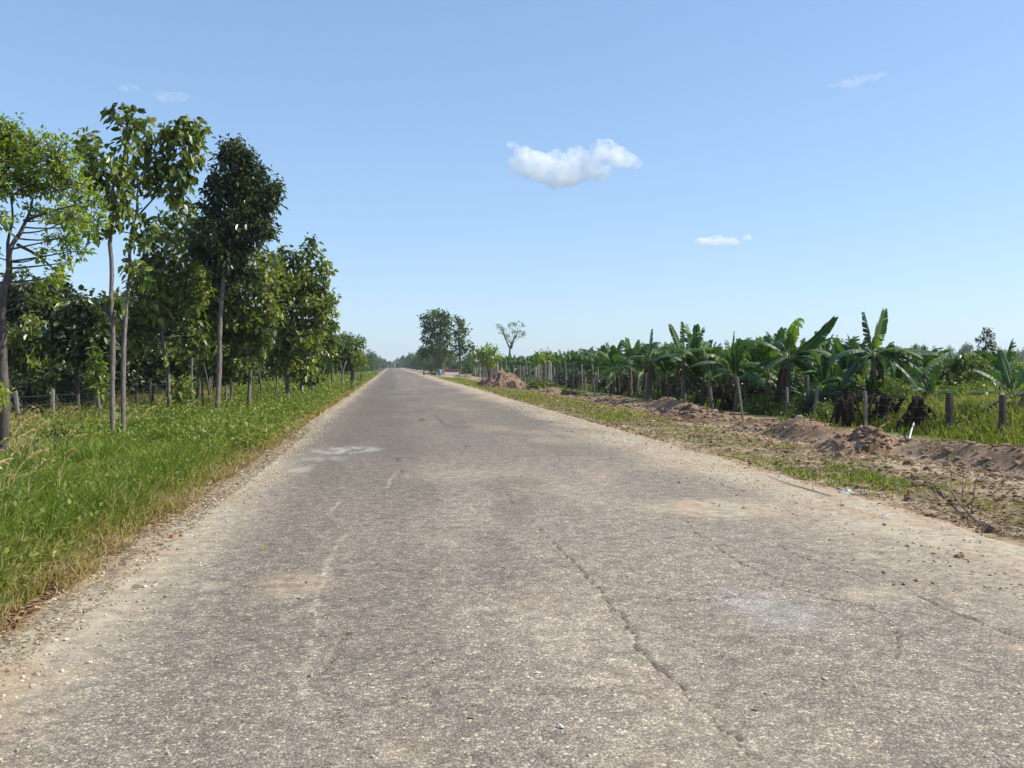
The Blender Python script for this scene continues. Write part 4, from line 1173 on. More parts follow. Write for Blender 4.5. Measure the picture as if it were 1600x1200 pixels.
# ------------------------------------------------------------------ banana plants
def banana_leaf(g, P0, P1, P2, wid, twist=0.0, tear=.5, n=22, var=.4, sag=.35, rs=None):
    """quadratic midrib, two torn blade halves, pale rib"""
    rs = rs or rng
    t = np.linspace(0, 1, n + 1)[:, None]
    P0, P1, P2 = (np.asarray(p, float) for p in (P0, P1, P2))
    C_ = (1 - t) ** 2 * P0 + 2 * t * (1 - t) * P1 + t * t * P2
    T_ = nrm(np.gradient(C_, axis=0))
    hz = np.array([P2[0] - P0[0], P2[1] - P0[1], 0.0])
    if np.linalg.norm(hz) < .05: hz = np.array([1., 0, 0])
    side = nrm(np.cross(hz, np.array([0, 0, 1.])))[None]
    side = nrm(side - T_ * (side * T_).sum(1, keepdims=True))
    nor = nrm(np.cross(side, T_))
    ca, sa = math.cos(twist), math.sin(twist)
    S2 = side * ca + nor * sa; N2 = nor * ca - side * sa
    tt = t[:, 0]
    w = wid * .5 * np.clip(np.sin(math.pi * np.clip((tt - .10) / .93, 0, 1)) ** .45, 0, 1) * (1 - .25 * tt)
    w[tt < .12] = .015
    ln = float(np.linalg.norm(np.diff(C_, axis=0), axis=1).sum())
    for sgn in (-1, 1):
        k = 0
        while k < n:
            seg = 1 + int(rs.random() * (9 if tear < .3 else 4.2)) if tear > 0 else n
            e = min(n, k + seg)
            dropz = sag * (.55 + .9 * rs.random() * (1 + tear))
            skew = .18 * wid
            V = []; 
            for q in range(k, e + 1):
                a = C_[q]
                ww = w[q] * (.9 + .12 * rs.random())
                sh = 0
                if tear > 0 and q == k: sh = .35 * ln / n * tear * 2
                if tear > 0 and q == e: sh = -.35 * ln / n * tear * 2
                o1 = a + sgn * S2[q] * ww * .5 + N2[q] * ww * .10 * (1 - dropz * 2) + T_[q] * (skew * .4 + sh * .3)
                o2 = a + sgn * S2[q] * ww * (1 - .25 * dropz) - N2[q] * ww * dropz * .8 + T_[q] * (skew + sh)
                V += [a, o1, o2]
            m = e - k
            Q = []
            for q in range(m):
                b = q * 3
                Q += [(b, b + 1, b + 4, b + 3), (b + 1, b + 2, b + 5, b + 4)]
            v = np.full(len(V), np.clip(var + .15 * (rs.random() - .5), 0, .9))
            v[2::3] += .06
            g.add(V, Q=Q, var=v, mi=0)
            k = e
    tube(g, C_ - N2 * .006, np.linspace(.022, .005, n + 1), 5, mi=1, cap=False)

def banana_stem(g, h, r, lean=(0, 0)):
    pts = [(0, 0, 0, r * 1.15), (lean[0] * .2, lean[1] * .2, h * .3, r), (lean[0] * .6, lean[1] * .6, h * .7, r * .8), (lean[0], lean[1], h, r * .5)]
    p = smooth_path(pts, 4)
    tube(g, p[:, :3], p[:, 3], 10, wob=.08)

def dead_skirt(g, h, n, rs, r=.12):
    """dry leaves hanging down round the stem"""
    for k in range(n):
        a = rs.random() * 6.283; z = h * (.75 + .2 * rs.random()); l = h * (.35 + .4 * rs.random())
        d = np.array([math.cos(a), math.sin(a), 0])
        banana_leaf(g, d * r * .6 + [0, 0, z], d * (r + .25) + [0, 0, z + .05], d * (r + .18 + .15 * rs.random()) + [0, 0, z - l], .22, twist=rs.normal() * .6, tear=.9, n=9, var=rs.random(), sag=.9, rs=rs)

GBAN = "banana plants in the row behind the right fence"
def banana(loc, h, label, nl=9, seed=0, hero=None, D=None, llen=1.8, wid=.62):
    rs = np.random.default_rng(seed)
    root = thing("banana_plant", loc, label, "banana plant", GBAN)
    g = Geo(); banana_stem(g, h, .11, (rs.normal() * .08, rs.normal() * .08)); g.build("stem", M['pstem'], root, smooth=True)
    top = np.array([0, 0, h * .97])
    if hero:
        k = D / F_PX
        for (dx, dz, dy, bow, wd, tw, tear, var) in hero:
            P2 = top + np.array([dx * k, dy, dz * k])
            P1 = top + (P2 - top) * .45 + np.array([0, 0, bow * k])
            gl = Geo(); banana_leaf(gl, top, P1, P2, wd * 1.35, tw, tear * .7, 26, var, rs=rs)
            gl.build("leaf", [M['banana'], M['rib']], root)
    for i in range(nl):
        if hero: i = [5, 8, 3, 10, 5, 8, 3, 7, 10][i]
        a = i * 2.4 + rs.random() * .6
        el = math.radians([84, 58, 74, 28, 66, 8, 80, 42, -8, 70, 18][i % 11] + rs.normal() * 7)
        L = llen * (.8 + .3 * rs.random()) * (.8 if el > 1.2 else 1)
        d = np.array([math.cos(a), math.sin(a), 0])
        P1 = top + d * L * .45 * math.cos(el) + np.array([0, 0, L * .5 * math.sin(el) + .20 * L])
        P2 = top + d * L * (.55 + .4 * math.cos(el)) * (.35 if el > 1.15 else 1) + np.array([0, 0, L * math.sin(el) * .95 - L * .30 * math.cos(el)])
        gl = Geo(); old = rs.random() < .16; banana_leaf(gl, top, P1, P2, wid * (.75 + .35 * rs.random()), rs.normal() * .5, .9 if old else .12 + .7 * rs.random() ** 1.5, 22, .86 if old else .1 + .55 * rs.random(), rs=rs, sag=.7 if old else .35)
        gl.build("leaf", [M['banana'], M['rib']], root)
    if True:
        gd = Geo(); dead_skirt(gd, h, 4, rs); gd.build("dry_leaf_skirt", [M['deadleaf'], M['deadleaf']], root)
    return root

def bl(px, Y_):
    w = W(px, 640, Y_); return (w.x, Y_, float(ground_h(w.x, Y_)) - .03)

# hero plants: (dx px, dz px, depth m, bow px, width m, twist, tear, tone)
banana(bl(1231, 29), W(1231, 566, 29).z + .22, "banana plant with the longest leaf raised to the upper right above the row", nl=8, seed=1, D=29,
       hero=[(72, 66, -.3, -14, .52, .9, .12, .15), (22, 50, .3, 16, .40, .8, .3, .3), (-2, 46, -.4, 5, .34, .4, .8, .3), (-76, 26, .2, 26, .50, .15, .25, .3), (-52, -18, -.5, 14, .44, 0, .4, .3), (88, -8, -.3, 28, .46, 0, .2, .05), (62, -34, -.7, 26, .44, 0, .3, .05), (-60, -28, .6, 22, .42, 0, .6, .4)])
banana(bl(1363, 26), W(1363, 562, 26).z + .22, "banana plant with a tall upright backlit leaf and a leaf held flat to the right", nl=8, seed=2, D=26,
       hero=[(22, 76, .1, 2, .46, 1.35, .2, .75), (-10, 72, .2, 4, .30, .2, .9, .1), (104, 6, -.2, 14, .42, -.4, .1, .02), (-42, 20, .3, -4, .36, .6, .3, .1), (-88, -10, -.4, 30, .44, 0, .3, .05), (70, -26, -.5, 26, .42, 0, .3, .1), (52, -48, -.8, 30, .40, 0, .5, .1), (-60, -42, -.3, 26, .42, 0, .3, .05)])  # pale tone of the upright leaf paints in its backlight
banana(bl(1583, 20.5), W(1583, 622, 20.5).z + .1, "nearest banana plant, at the right edge behind the dark fence post", nl=6, seed=3, D=20.5,
       hero=[(-76, 46, -.1, 16, .40, .3, .1, .05), (-14, 78, .2, 4, .26, .8, .3, .3), (24, 50, 0, 14, .4, .3, .3, .1), (-90, 6, -.2, 12, .34, 0, .4, .1), (60, 0, .2, 24, .4, 0, .3, .2), (-50, -30, .3, 10, .3, 0, .9, .6)])
banana(bl(1140, 33), W(1140, 585, 33).z + .2, "banana plant between the leaning white post and the middle earth heap", nl=7, seed=4, D=33, llen=1.9,
       hero=[(8, 62, .1, 4, .34, .9, .2, .4), (32, 42, .2, 8, .34, .9, .3, .4), (-70, 8, -.4, 24, .40, 0, .2, .05)])
banana(bl(1068, 38), W(1068, 562, 38).z + .15, "banana plant in the dense middle clump with several raised leaf tips", nl=6, seed=5, D=38, llen=2.0,
       hero=[(-20, 54, .2, 6, .34, .9, .15, .6), (-5, 58, -.2, 3, .24, .3, .9, .2), (22, 46, .3, 4, .40, .9, .2, .15), (62, 10, -.3, 18, .44, .1, .1, .05), (-58, -6, -.5, 18, .44, 0, .2, .05), (60, -18, .3, 20, .42, 0, .2, .05)])
banana(bl(1014, 40), W(1014, 566, 40).z + .15, "banana plant with a bent leaf pointing up, left of the dense middle clump", nl=7, seed=6, D=40, llen=1.9,
       hero=[(6, 50, .2, 10, .26, .6, .6, .2), (-44, 0, -.3, 16, .42, 0, .2, .1), (44, -8, .3, 18, .42, 0, .2, .05)])
pb = []
def bananas(lst, near):
    for i, (x, yy, s) in enumerate(lst):
        z = float(ground_h(x, yy)) - .03
        if len(pb) < 6:
            o = banana((x, yy, z), 1.15 + .15 * (len(pb) % 3), "banana plant in the long crowded row behind the right fence", nl=10, seed=40 + len(pb), llen=2.05, wid=.60); pb.append(o)
            o.scale = (s, s, s)
        else:
            dup(pb[random.randrange(6)], (x, yy, z), random.uniform(0, 6.28), s)
lst = [(14.2, 41, .9), (15.5, 44.8, 1.0), (14.6, 39.5, .8), (13.9, 39, .75), (15.3, 47.5, .95), (17, 47, .9), (14.1, 44.3, .85), (15.2, 50.3, .95), (17.8, 50.5, .95), (20.5, 47, .9), (14.2, 46, .85), (15.4, 43, .85), (14.0, 50, .9), (14.0, 42.5, .8), (16.5, 42, 1.0), (18.5, 44, 1.0), (13.6, 35.5, .8), (15.8, 36, .85), (18.8, 38, .9), (21, 36, .85)]
Yc = 53.0
while Yc < 150:
    for x0 in (13.7, 15.2, 16.9, 18.9, 21.5):
        if x0 > 18 and random.random() < .3: continue
        lst.append((x0 + random.uniform(-.4, .7), Yc + random.uniform(-1.2, 1.2), random.uniform(.84, 1.16) * (.8 if x0 < 14 else 1)))
    Yc += 2.3 + (Yc - 50) * .03
bananas(lst, True)
for o, (px, Y_, s, lb) in zip(range(20), [(1455, 25.5, .50, "short banana plant with low flat leaves left of the brown fence post"), (1490, 40, .72, "banana plant standing in the weeds behind the brown fence post"), (1420, 30, .55, "short banana plant beneath the leaf held flat to the right"),
                                         (1300, 31, .68, "banana plant filling the gap left of the tall backlit leaf"), (1180, 36, .8, "banana plant just left of the longest raised leaf"), (1530, 60, .8, "lone banana plant far out in the weedy field"), (1570, 34, .9, "upright banana plant behind the nearest one at the right edge"), (1345, 33, .62, "banana plant behind the dark dead clump"),
                                         (1105, 38, .72, "banana plant crowded between the middle clump and the white post"), (1265, 37, .8, "banana plant beneath the longest raised leaf")]):
    w = bl(px, Y_); s *= 1.1
    dup(pb[o % 6], w, random.uniform(0, 6.28), s, lb)

GF = "bushes scattered over the right field"
fb = []
random.seed(5)
for i in range(70):
    Y_ = 34 + 85 * random.random() ** 1.2; x = Y_ * random.uniform(.36, .68) + 2
    if i % 3 == 0: Y_ = 95 + 60 * random.random(); x = 18 + 60 * random.random()
    h = random.uniform(.6, 1.25)
    if i >= 50:
        Y_ = 20.5 + 14 * random.random(); x = Y_ * random.uniform(.50, .68); h = random.uniform(.25, .55)
        if x < 12.8: x = 12.8 + random.random()
    if i < 2: fb.append(proto_tree("field_bush", "leafy bush among the weeds of the right field", "bush", 1.9, 2.8, .22, ['shrub', 'teak'][i], 'barkd', 360 + i, GF, (x, Y_, zat(x, Y_)), ncl=16, low=.06, dens=1.3, tr=.03))
    else: dup(fb[i % 2], (x, Y_, zat(x, Y_)), random.uniform(0, 6.28), h)

random.seed(9)
for i, (px, Y_, s) in enumerate([(1320, 27.5, .75), (1400, 27.5, .6), (1200, 31, .8), (1150, 31, .75), (1110, 35, .85), (1240, 33, .85), (1290, 28, .62), (1045, 40, .85), (985, 46, .9), (960, 49, .9), (1380, 36, .9), (1435, 34, .75), (1085, 42, 1.05), (1335, 38, .95), (1215, 41, 1.0), (1285, 44, 1.0)]):
    dup(pb[(i * 5 + 1) % 6], bl(px, Y_), random.uniform(0, 6.28), s * 1.15, "banana plant in the near tangled part of the row behind the right fence")["group"] = "banana plants in the near tangle"
for i in range(46):
    Y_ = 24 + 46 * random.random() ** 1.2; x = random.uniform(12.6, 15.5)
    if x / Y_ > .52: continue
    o = dup(bp_[i % 2], (x, Y_, zat(x, Y_)), random.uniform(0, 6.28), random.uniform(.4, .75), "dark tangled bush between the banana stems")
    o["group"] = "dark bushes among the bananas"

for i in range(34):
    px = 960 + 500 * random.random(); Y_ = 25.5 + 14 * random.random() * (1 if px < 1250 else .5)
    b = bl(px, Y_)
    if b[0] < 12.6: continue
    dup(pb[i % 6], b, random.uniform(0, 6.28), random.uniform(.32, .5), "young banana sucker between the taller stems")["group"] = "young banana suckers"
for i in range(60):
    Y_ = 34 + 95 * (i / 60) ** 1.1 + random.uniform(-1, 1); x = random.uniform(16.5, 25)
    if x / Y_ > .5: x = Y_ * .48
    o = dup(fb[i % 2], (x, Y_, zat(x, Y_)), random.uniform(0, 6.28), random.uniform(.75, 1.25), "leafy bush in the thicket behind the banana row")
    o["group"] = "bushes behind the banana row"

# dead, blackened banana clumps and shrubs at the fence
def dead_clump(px, Y_, h, w_, label, seed):
    rs = np.random.default_rng(seed)
    root = thing("dead_banana_clump", bl(px, Y_), label, "dead plant", "dead clumps by the right fence")
    g = Geo()
    for k in range(3):
        q = rs.normal(size=2) * w_ * .22
        banana_stem(g, h * (.7 + .3 * rs.random()), .09, (q[0], q[1]))
    g.build("stem", M['deaddark'], root, smooth=True)
    g = Geo()
    for k in range(13):
        a = rs.random() * 6.283; z = h * (.45 + .55 * rs.random()); l = w_ * (.4 + .4 * rs.random())
        d = np.array([math.cos(a), math.sin(a), 0]); c = rs.normal(size=3) * w_ * .12; c[2] = 0
        banana_leaf(g, c + [0, 0, z], c + d * l * .6 + [0, 0, z + .1], c + d * l + [0, 0, max(.05, z - .35 - .5 * rs.random())], .2, rs.normal() * .8, .95, 12, rs.random() * .7, .9, rs=rs)
    g.build("dry_leaves", [M['deaddark'], M['deaddark']], root)
    return root
dead_clump(1430, 21.5, .95, .75, "blackened dead banana clump just left of the brown fence post", 71)
dead_clump(1322, 23.5, 1.0, .7, "dark dead clump rising behind the nearer earth mound", 72)
dead_clump(1378, 22.8, .95, .7, "dead dark leaves in the shade between the two dead clumps", 74)
dead_clump(1133, 32, 1.0, .6, "dark withered clump left of the leaning white post", 73)

tree("green_shrub", "rounded yellow green shrub above the dead clumps at the fence", "shrub", 23.5,
     [(1400, 672, .03), (1400, 650, .028), (1402, 625, .02), (1402, 605, .012)],
     [(1392, 598, 9), (1402, 604, 10), (1412, 612, 9), (1388, 612, 10), (1400, 620, 12), (1414, 626, 9), (1384, 630, 10), (1402, 636, 10)],
     leafL=.085, leafW=.5, dens=1.0, leaf='shrub', droop=.2, per=6, vhi=.8)
tree("green_shrub", "small leafy green shrub between fence posts left of the dark dead clump", "shrub", 25,
     [(1293, 672, .02), (1293, 660, .018), (1293, 650, .012), (1293, 640, .01)],
     [(1287, 640, 9), (1298, 636, 9), (1294, 650, 11), (1282, 655, 9), (1304, 652, 9), (1290, 664, 9)],
     leafL=.10, leafW=.5, dens=1.0, leaf='shrub', droop=.2, per=6)
tree("green_shrub", "low dense green shrub spilling over the bank below the longest raised leaf", "shrub", 25,
     [(1245, 676, .02), (1245, 668, .018), (1245, 660, .012), (1245, 655, .01)],
     [(1225, 658, 10), (1240, 650, 11), (1256, 658, 11), (1234, 668, 10), (1250, 670, 10), (1216, 668, 7), (1264, 672, 7)],
     leafL=.09, leafW=.5, dens=1.1, leaf='shrub', droop=.2, per=6, vhi=.7)
tree("green_shrub", "leafy shrub at the foot of the posts near the banana with raised tips", "shrub", 29,
     [(1185, 652, .02), (1185, 645, .018), (1185, 638, .012), (1185, 630, .01)],
     [(1174, 630, 9), (1186, 624, 9), (1196, 634, 9), (1180, 642, 10), (1192, 648, 8), (1168, 645, 8)],
     leafL=.11, leafW=.5, dens=1.0, leaf='shrub', droop=.2, per=6, vhi=.8)
tree("green_shrub", "bright green bushes spilling over behind the long far heap", "shrub", 62,
     [(852, 612, .03), (852, 606, .028), (852, 600, .02), (852, 596, .012)],
     [(826, 598, 7), (836, 600, 8), (848, 601, 8), (858, 604, 8), (842, 606, 8), (866, 608, 7), (872, 612, 7)],
     leafL=.2, leafW=.5, dens=1.1, leaf='shrub', droop=.2, per=6, vhi=.9)
tree("green_shrub", "dark green bushes behind the bank where the near fence posts begin", "shrub", 50,
     [(905, 624, .03), (905, 616, .028), (905, 610, .02), (905, 604, .012)],
     [(884, 610, 7), (895, 612, 8), (906, 616, 7), (915, 620, 7), (930, 622, 6), (892, 618, 7), (945, 626, 6)],
     leafL=.18, leafW=.5, dens=1.1, leaf='shrub', droop=.2, per=6, vhi=.45)

# ------------------------------------------------------------------ fences
def fence(label, posts, wires, xw=0.0):
    """posts: (x, y, height, radius, mat, leanx); wires: heights"""
    base = (posts[0][0], posts[0][1], zat(posts[0][0], posts[0][1]))
    root = thing("wire_fence", base, label, "fence")
    B = np.array(base); tops = []
    for x, y_, h, r, mt, ln in posts:
        z = float(ground_h(x, y_)) - .1 - base[2]
        g = Geo()
        p = np.array([(x - B[0], y_ - B[1], z), (x - B[0] + ln * .3 + random.uniform(-.01, .01), y_ - B[1] + .01, z + (h + .1) * .35), (x - B[0] + ln * .7, y_ - B[1] - .01, z + (h + .1) * .7), (x - B[0] + ln, y_ - B[1], z + h + .1)])
        tube(g, p, np.array([1.05, 1, .97, .9]) * r, 7, wob=.22)
        g.build("post", M[mt], root)
        tops.append((p, h))
    for wf in wires:
        g = Geo()
        for (p, h), (p2, h2) in zip(tops[:-1], tops[1:]):
            def at(pp, hh):
                z = wf
                f = np.clip((z + .1) / (hh + .1), 0, .97) * 3; i = min(int(f), 2); f -= i
                return pp[i] * (1 - f) + pp[i + 1] * f
            a, b = at(p, h), at(p2, h2)
            t = np.linspace(0, 1, 5)[:, None]
            tube(g, a * (1 - t) + b * t - np.array([0, 0, .03]) * (4 * t * (1 - t)), .0035, 4, cap=False)
        g.build("wire", M['wire'], root)
    return root

random.seed(11)
lp = []
for px, Y_, h, r, mt, ln in [(-70, 17.5, 1.1, .06, 'postd', 0), (-15, 20.2, 1.1, .05, 'postd', 0), (33, 23.4, 1.12, .055, 'post', -.12), (81, 24.8, 1.15, .06, 'post', .03), (158, 27.2, 1.15, .045, 'post', -.1), (214, 31.5, 1.1, .05, 'postd', 0), (239, 33.5, 1.05, .045, 'postd', 0)]:
    w = W(px, 640, Y_); lp.append((w.x, Y_, h, r, mt, ln))
Yc = 36.0
while Yc < 80:
    lp.append((-8.9 + random.uniform(-.1, .1), Yc, random.uniform(1.0, 1.25), random.uniform(.04, .06), random.choice(['post', 'postd', 'postd']), random.uniform(-.08, .08)))  # darker posts carry the shade under the trees in their colour
    Yc += random.uniform(1.9, 2.7)
fence("grey wooden post and wire fence running behind the trees on the left", lp, [.45, .75, 1.0])

rp = []
for px, Y_, h, r, mt, ln in [(1690, 16.6, 1.0, .08, 'postd', 0), (1566, 18.4, .98, .085, 'postd', 0), (1484, 20.3, .98, .09, 'postd', -.02)]:
    w = W(px, 650, Y_); rp.append((w.x, Y_, h, r, mt, ln))
Yc = 22.3
while Yc < 140:
    hh = 1.0 + .85 * float(sst(30, 75, Yc))
    rp.append((12.1 + random.uniform(-.15, .15), Yc, hh * random.uniform(.82, 1.14), random.uniform(.045, .065) + .03 * float(sst(50, 80, Yc)), random.choice(['post', 'post', 'postd', 'postp' if Yc > 60 else 'postd']), random.uniform(-.16, .16)))
    Yc += random.uniform(1.3, 1.9) * (1 if Yc < 90 else 1.3)
fence("long right fence of rough upright posts and wire in front of the banana plants", rp, [.35, .6, .82])

# pale leaning posts standing in the bananas
def lone_post(px, Y_, h, r, mt, ln, label, name="leaning_post", group=None):
    w = W(px, 640, Y_)
    g = Geo()
    p = np.array([(0, 0, -.1), (ln * .35, 0, h * .35), (ln * .7, .01, h * .7), (ln, 0, h)])
    tube(g, p, np.array([1.05, 1, .95, .85]) * r, 7, wob=.2)
    return tag(g.build(name, M[mt], loc=(w.x, Y_, float(surf(np.array(w.x), np.array(Y_))))), label, "post", group)
lone_post(1161, 26.5, 1.3, .035, 'post', -.18, "pale leaning pole in front of the middle banana plants")
lone_post(1265, 27, 1.3, .04, 'post', -.07, "grey upright pole under the longest raised banana leaf")
lone_post(472, 47, .85, .10, 'postw', -.05, "whitewashed post below the rounded tree on the left", "white_post")
lone_post(488, 49, 1.0, .13, 'post', .02, "thick grey stump post right of the whitewashed one", "stump_post")
w = G(564, 601)
root = thing("marker_post", (w.x, w.y, -.05), "short dark post with a thin crossbar at the left road edge", "post")
g = Geo(); tube(g, np.array([(0, 0, -.1), (0, 0, .4), (0.01, 0, .95)]), .075, 7, wob=.15); g.build("post", M['postd'], root)
g = Geo(); tube(g, np.array([(-.75, 0, .93), (0, 0, .97), (.1, 0, .98)]), .03, 6, wob=.1); g.build("crossbar", M['post'], root)

# ------------------------------------------------------------------ things lying about
def stick_obj(pts, radii, label, twigs=0, name="fallen_stick", mat='stick', spread=.25, z0=.02):
    P = [G(*p[:2]) for p in pts]
    b = P[0]; z = zat(b.x, b.y) + .05
    root_pts = []
    for q, p in zip(pts, P):
        zz = float(surf(np.array(p.x), np.array(p.y))) + (q[2] if len(q) > 2 else z0)
        root_pts.append((p.x - b.x, p.y - b.y, zz - z))
    root_pts = [(*r_, ra) for r_, ra in zip(root_pts, radii)]
    path = smooth_path(root_pts, 4)
    g = Geo(); tube(g, path[:, :3], path[:, 3], 6, wob=.25)
    for k in range(twigs):
        j = rng.integers(2, len(path) - 1); a = path[j, :3]
        d = rng.normal(size=3) * spread; d[2] = abs(d[2])
        tube(g, np.array([a, a + d * .5 + rng.normal(size=3) * .02, a + d]), np.array([.6, .4, .2]) * path[j, 3], 4, wob=.2)
    return tag(g.build(name, M[mat], loc=(b.x, b.y, z)), label, "stick")
stick_obj([(1477, 765, .10), (1500, 792, .06), (1522, 812, .03), (1546, 824, .02)], [.009, .014, .018, .018], "brown stick slanting down to a dark clod on the right verge", 4)
stick_obj([(1412, 748, .03), (1440, 755, .06), (1466, 764, .05), (1475, 777, .02)], [.008, .010, .011, .011], "thin bent twig lying left of the slanting stick", 2)
stick_obj([(1200, 745, .015), (1235, 758, .015), (1270, 768, .015), (1300, 777, .015)], [.004, .006, .007, .005], "long thin stick lying along the pale dirt margin", 1)
stick_obj([(1419, 692, .0), (1424, 680, .14), (1433, 664, .34)], [.02, .02, .014], "short white stick leaning on the blackened banana clump", 0, "white_stick", 'postw')
stick_obj([(1375, 672, .10), (1390, 667, .16), (1400, 663, .2)], [.02, .018, .015], "thick tan stick lying across the top of the nearer mound", 0)
# upright dry twigs on the verge
def dry_twig(px, py, h, label, seed):
    c = G(px, py); rs = np.random.default_rng(seed)
    root_z = zat(c.x, c.y) + .04
    g = Geo()
    p = np.array([(0, 0, 0), (rs.normal() * .03, 0, h * .4), (rs.normal() * .06, .02, h * .75), (rs.normal() * .08, 0, h)])
    tube(g, p, np.array([.006, .005, .004, .002]), 5, wob=.2)
    for k in range(6):
        t = .3 + .65 * rs.random(); a = p[0] + (p[-1] - p[0]) * t
        d = rs.normal(size=3) * .09 * h / .5; d[2] = abs(d[2]) + .05
        tube(g, np.array([a, a + d * .6, a + d * 1.3]), np.array([.003, .0025, .0015]), 4)
        leaves(g, (a + d * 1.2)[None], d[None] + .01, .045, .02, .5, mi=0)
    tag(g.build("dry_twig", M['stick'], loc=(c.x, c.y, root_z)), label, "dry plant", "dry twiggy stems on the right verge")
dry_twig(1364, 738, .62, "tallest dry twig standing in front of the nearer mound", 1)
dry_twig(1486, 758, .42, "dry twig standing just above the slanting stick", 2)
dry_twig(1504, 768, .55, "forked dry twig standing right of the slanting stick's upper end", 3)
dry_twig(1292, 742, .35, "short pale twig standing in the green patch of the right verge", 4)
dry_twig(1238, 738, .38, "slanting dry twig at the left end of the green patch", 5)
dry_twig(1532, 836, .16, "tiny dark twig below the dark clod", 6)

def rock(px, py, r, mat, label, name="stone", cat="stone", flat=.7, group=None, sub=1):
    c = G(px, py); g = Geo()
    stones(g, np.array([[0, 0, r * .3]]), r, .5, flat)
    o = g.build(name, M[mat], loc=(c.x, c.y, float(surf(np.array(c.x), np.array(c.y)))))
    bv = o.modifiers.new("sub", 'SUBSURF'); bv.levels = bv.render_levels = 3; bv.subdivision_type = 'SIMPLE'
    tx = bpy.data.textures.new("rk", 'CLOUDS'); tx.noise_scale = r * .8; dm = o.modifiers.new("d", 'DISPLACE'); dm.texture = tx; dm.strength = r * .7; dm.texture_coords = 'LOCAL'
    return tag(o, label, cat, group)
rock(268, 840, .03, 'redstone', "red stone at the edge of the left grass, larger of the two", group="red stones by the left verge")
rock(283, 838, .02, 'redstone', "smaller red stone right beside the larger one on the left shoulder", group="red stones by the left verge")
rock(1162, 798, .026, 'clod', "small brown stone on the tan patch of the road")
rock(1548, 826, .085, 'brownb', "dark reddish clod at the foot of the slanting stick", "soil_clod", "clod", .6)
rock(876, 1149, .022, 'postw', "flat whitish pebble on the asphalt near the bottom of the road", flat=.35)
rock(840, 1062, .014, 'postw', "small white pebble left of the long crack", flat=.4)
rock(1290, 1072, .018, 'tanb', "tan pebble on the grey asphalt right of the long crack", flat=.35)
rock(1500, 873, .04, 'clod', "dusty grey clod on the dirt margin near the right edge", "soil_clod", "clod", .35)
def fallen_leaf(px, py, L, mat, a, label):
    c = G(px, py); g = Geo()
    leaves(g, np.array([[0, 0, .008]]), np.array([[math.cos(a), math.sin(a), .12]]), L, L * .45, .9, droop=.05, fold=.35)
    tag(g.build("fallen_leaf", M[mat], loc=(c.x, c.y, float(surf(np.array(c.x), np.array(c.y))) + .004)), label, "leaf")
fallen_leaf(203, 922, .09, 'litter', .1, "curled brown leaf on the left gravel shoulder")
fallen_leaf(407, 862, .07, 'lime', .3, "single pale green leaf lying on the dark left lane")
fallen_leaf(652, 660, .26, 'straw', .1, "pale dry leaf lying in the middle of the road ahead")
fallen_leaf(1495, 873, .1, 'litter', .4, "brown leaf on the sandy right margin near the frame edge")

# plastic litter
def litter_bag(px, py, sx, sy, h, label, seed, mat='plastic'):
    c = G(px, py); rs = np.random.default_rng(seed)
    n = 14
    X, Y_ = np.meshgrid(np.linspace(-sx, sx, n), np.linspace(-sy, sy, n))
    d = np.hypot(X / sx, Y_ / sy)
    Z = h * np.clip(1 - d ** 2, 0, 1) * (.5 + rs.random(X.shape)) + .003
    sh = 1 + .25 * (rs.random(X.shape) - .5)
    V = np.stack([X * sh, Y_ * sh, Z], -1).reshape(-1, 3)
    Vb = V.copy(); Vb[:, 2] = 0
    i = np.arange(n - 1)[:, None] * n; j = np.arange(n - 1)[None]
    Q = np.stack([i + j, i + j + 1, i + n + j + 1, i + n + j], -1).reshape(-1, 4)
    k = (d[:-1, :-1] < 1.12).ravel()
    Q = Q[k]
    g = Geo(); g.add(np.vstack([V, Vb]), Q=np.vstack([Q, Q[:, ::-1] + n * n]))
    tag(g.build("plastic_litter", M[mat], loc=(c.x, c.y, float(surf(np.array(c.x), np.array(c.y))))), label, "litter", "plastic scraps on the right verge")
litter_bag(1322, 769, .11, .06, .04, "crumpled pale plastic bag at the edge of the green patch", 1)
litter_bag(1352, 768, .07, .05, .03, "small plastic scrap right of the crumpled bag", 2)
litter_bag(1378, 773, .04, .03, .03, "white scrap of paper beside brown leaves right of the plastic bag", 3, 'scrap')
litter_bag(1405, 756, .035, .03, .04, "lone white scrap standing out in the brown litter above", 4, 'scrap')
litter_bag(1383, 806, .04, .03, .02, "white scrap on the dirt margin below the brown litter", 5, 'scrap')

# far roadside: trough, drum, heap and stump, guesses at unclear objects
w = W(706, 582, 150)
def box(g, x0, x1, y0, y1, z0, z1, mi=0):
    V = [(x, y_, z) for z in (z0, z1) for y_ in (y0, y1) for x in (x0, x1)]
    g.add(V, Q=[(0, 2, 3, 1), (4, 5, 7, 6), (0, 1, 5, 4), (2, 6, 7, 3), (0, 4, 6, 2), (1, 3, 7, 5)], mi=mi)
root = thing("roadside_trough", (w.x, 150, 0), "low white sided trough with a brown back far off by the right verge", "trough")
g = Geo(); box(g, -1.15, 1.15, -.05, .05, .12, .5); box(g, -1.15, -1.05, .06, .9, .12, .5); box(g, 1.05, 1.15, .06, .9, .12, .5); g.build("white_panel", M['white'], root)
g = Geo(); box(g, -1.3, 1.5, .95, 1.1, .3, 1.05); g.build("back_board", M['brownb'], root)
g = Geo(); box(g, -1.38, -1.22, -.3, .9, .1, 1.1); g.build("end_board", M['tanb'], root)
g = Geo(); box(g, -1.0, -.9, .2, .3, -.1, .12); box(g, .9, 1.0, .2, .3, -.1, .12); box(g, -1.3, -1.2, .96, 1.06, -.1, .3); box(g, 1.35, 1.45, .96, 1.06, -.1, .3); g.build("legs", M['brownb'], root)
w = W(687, 582, 155)
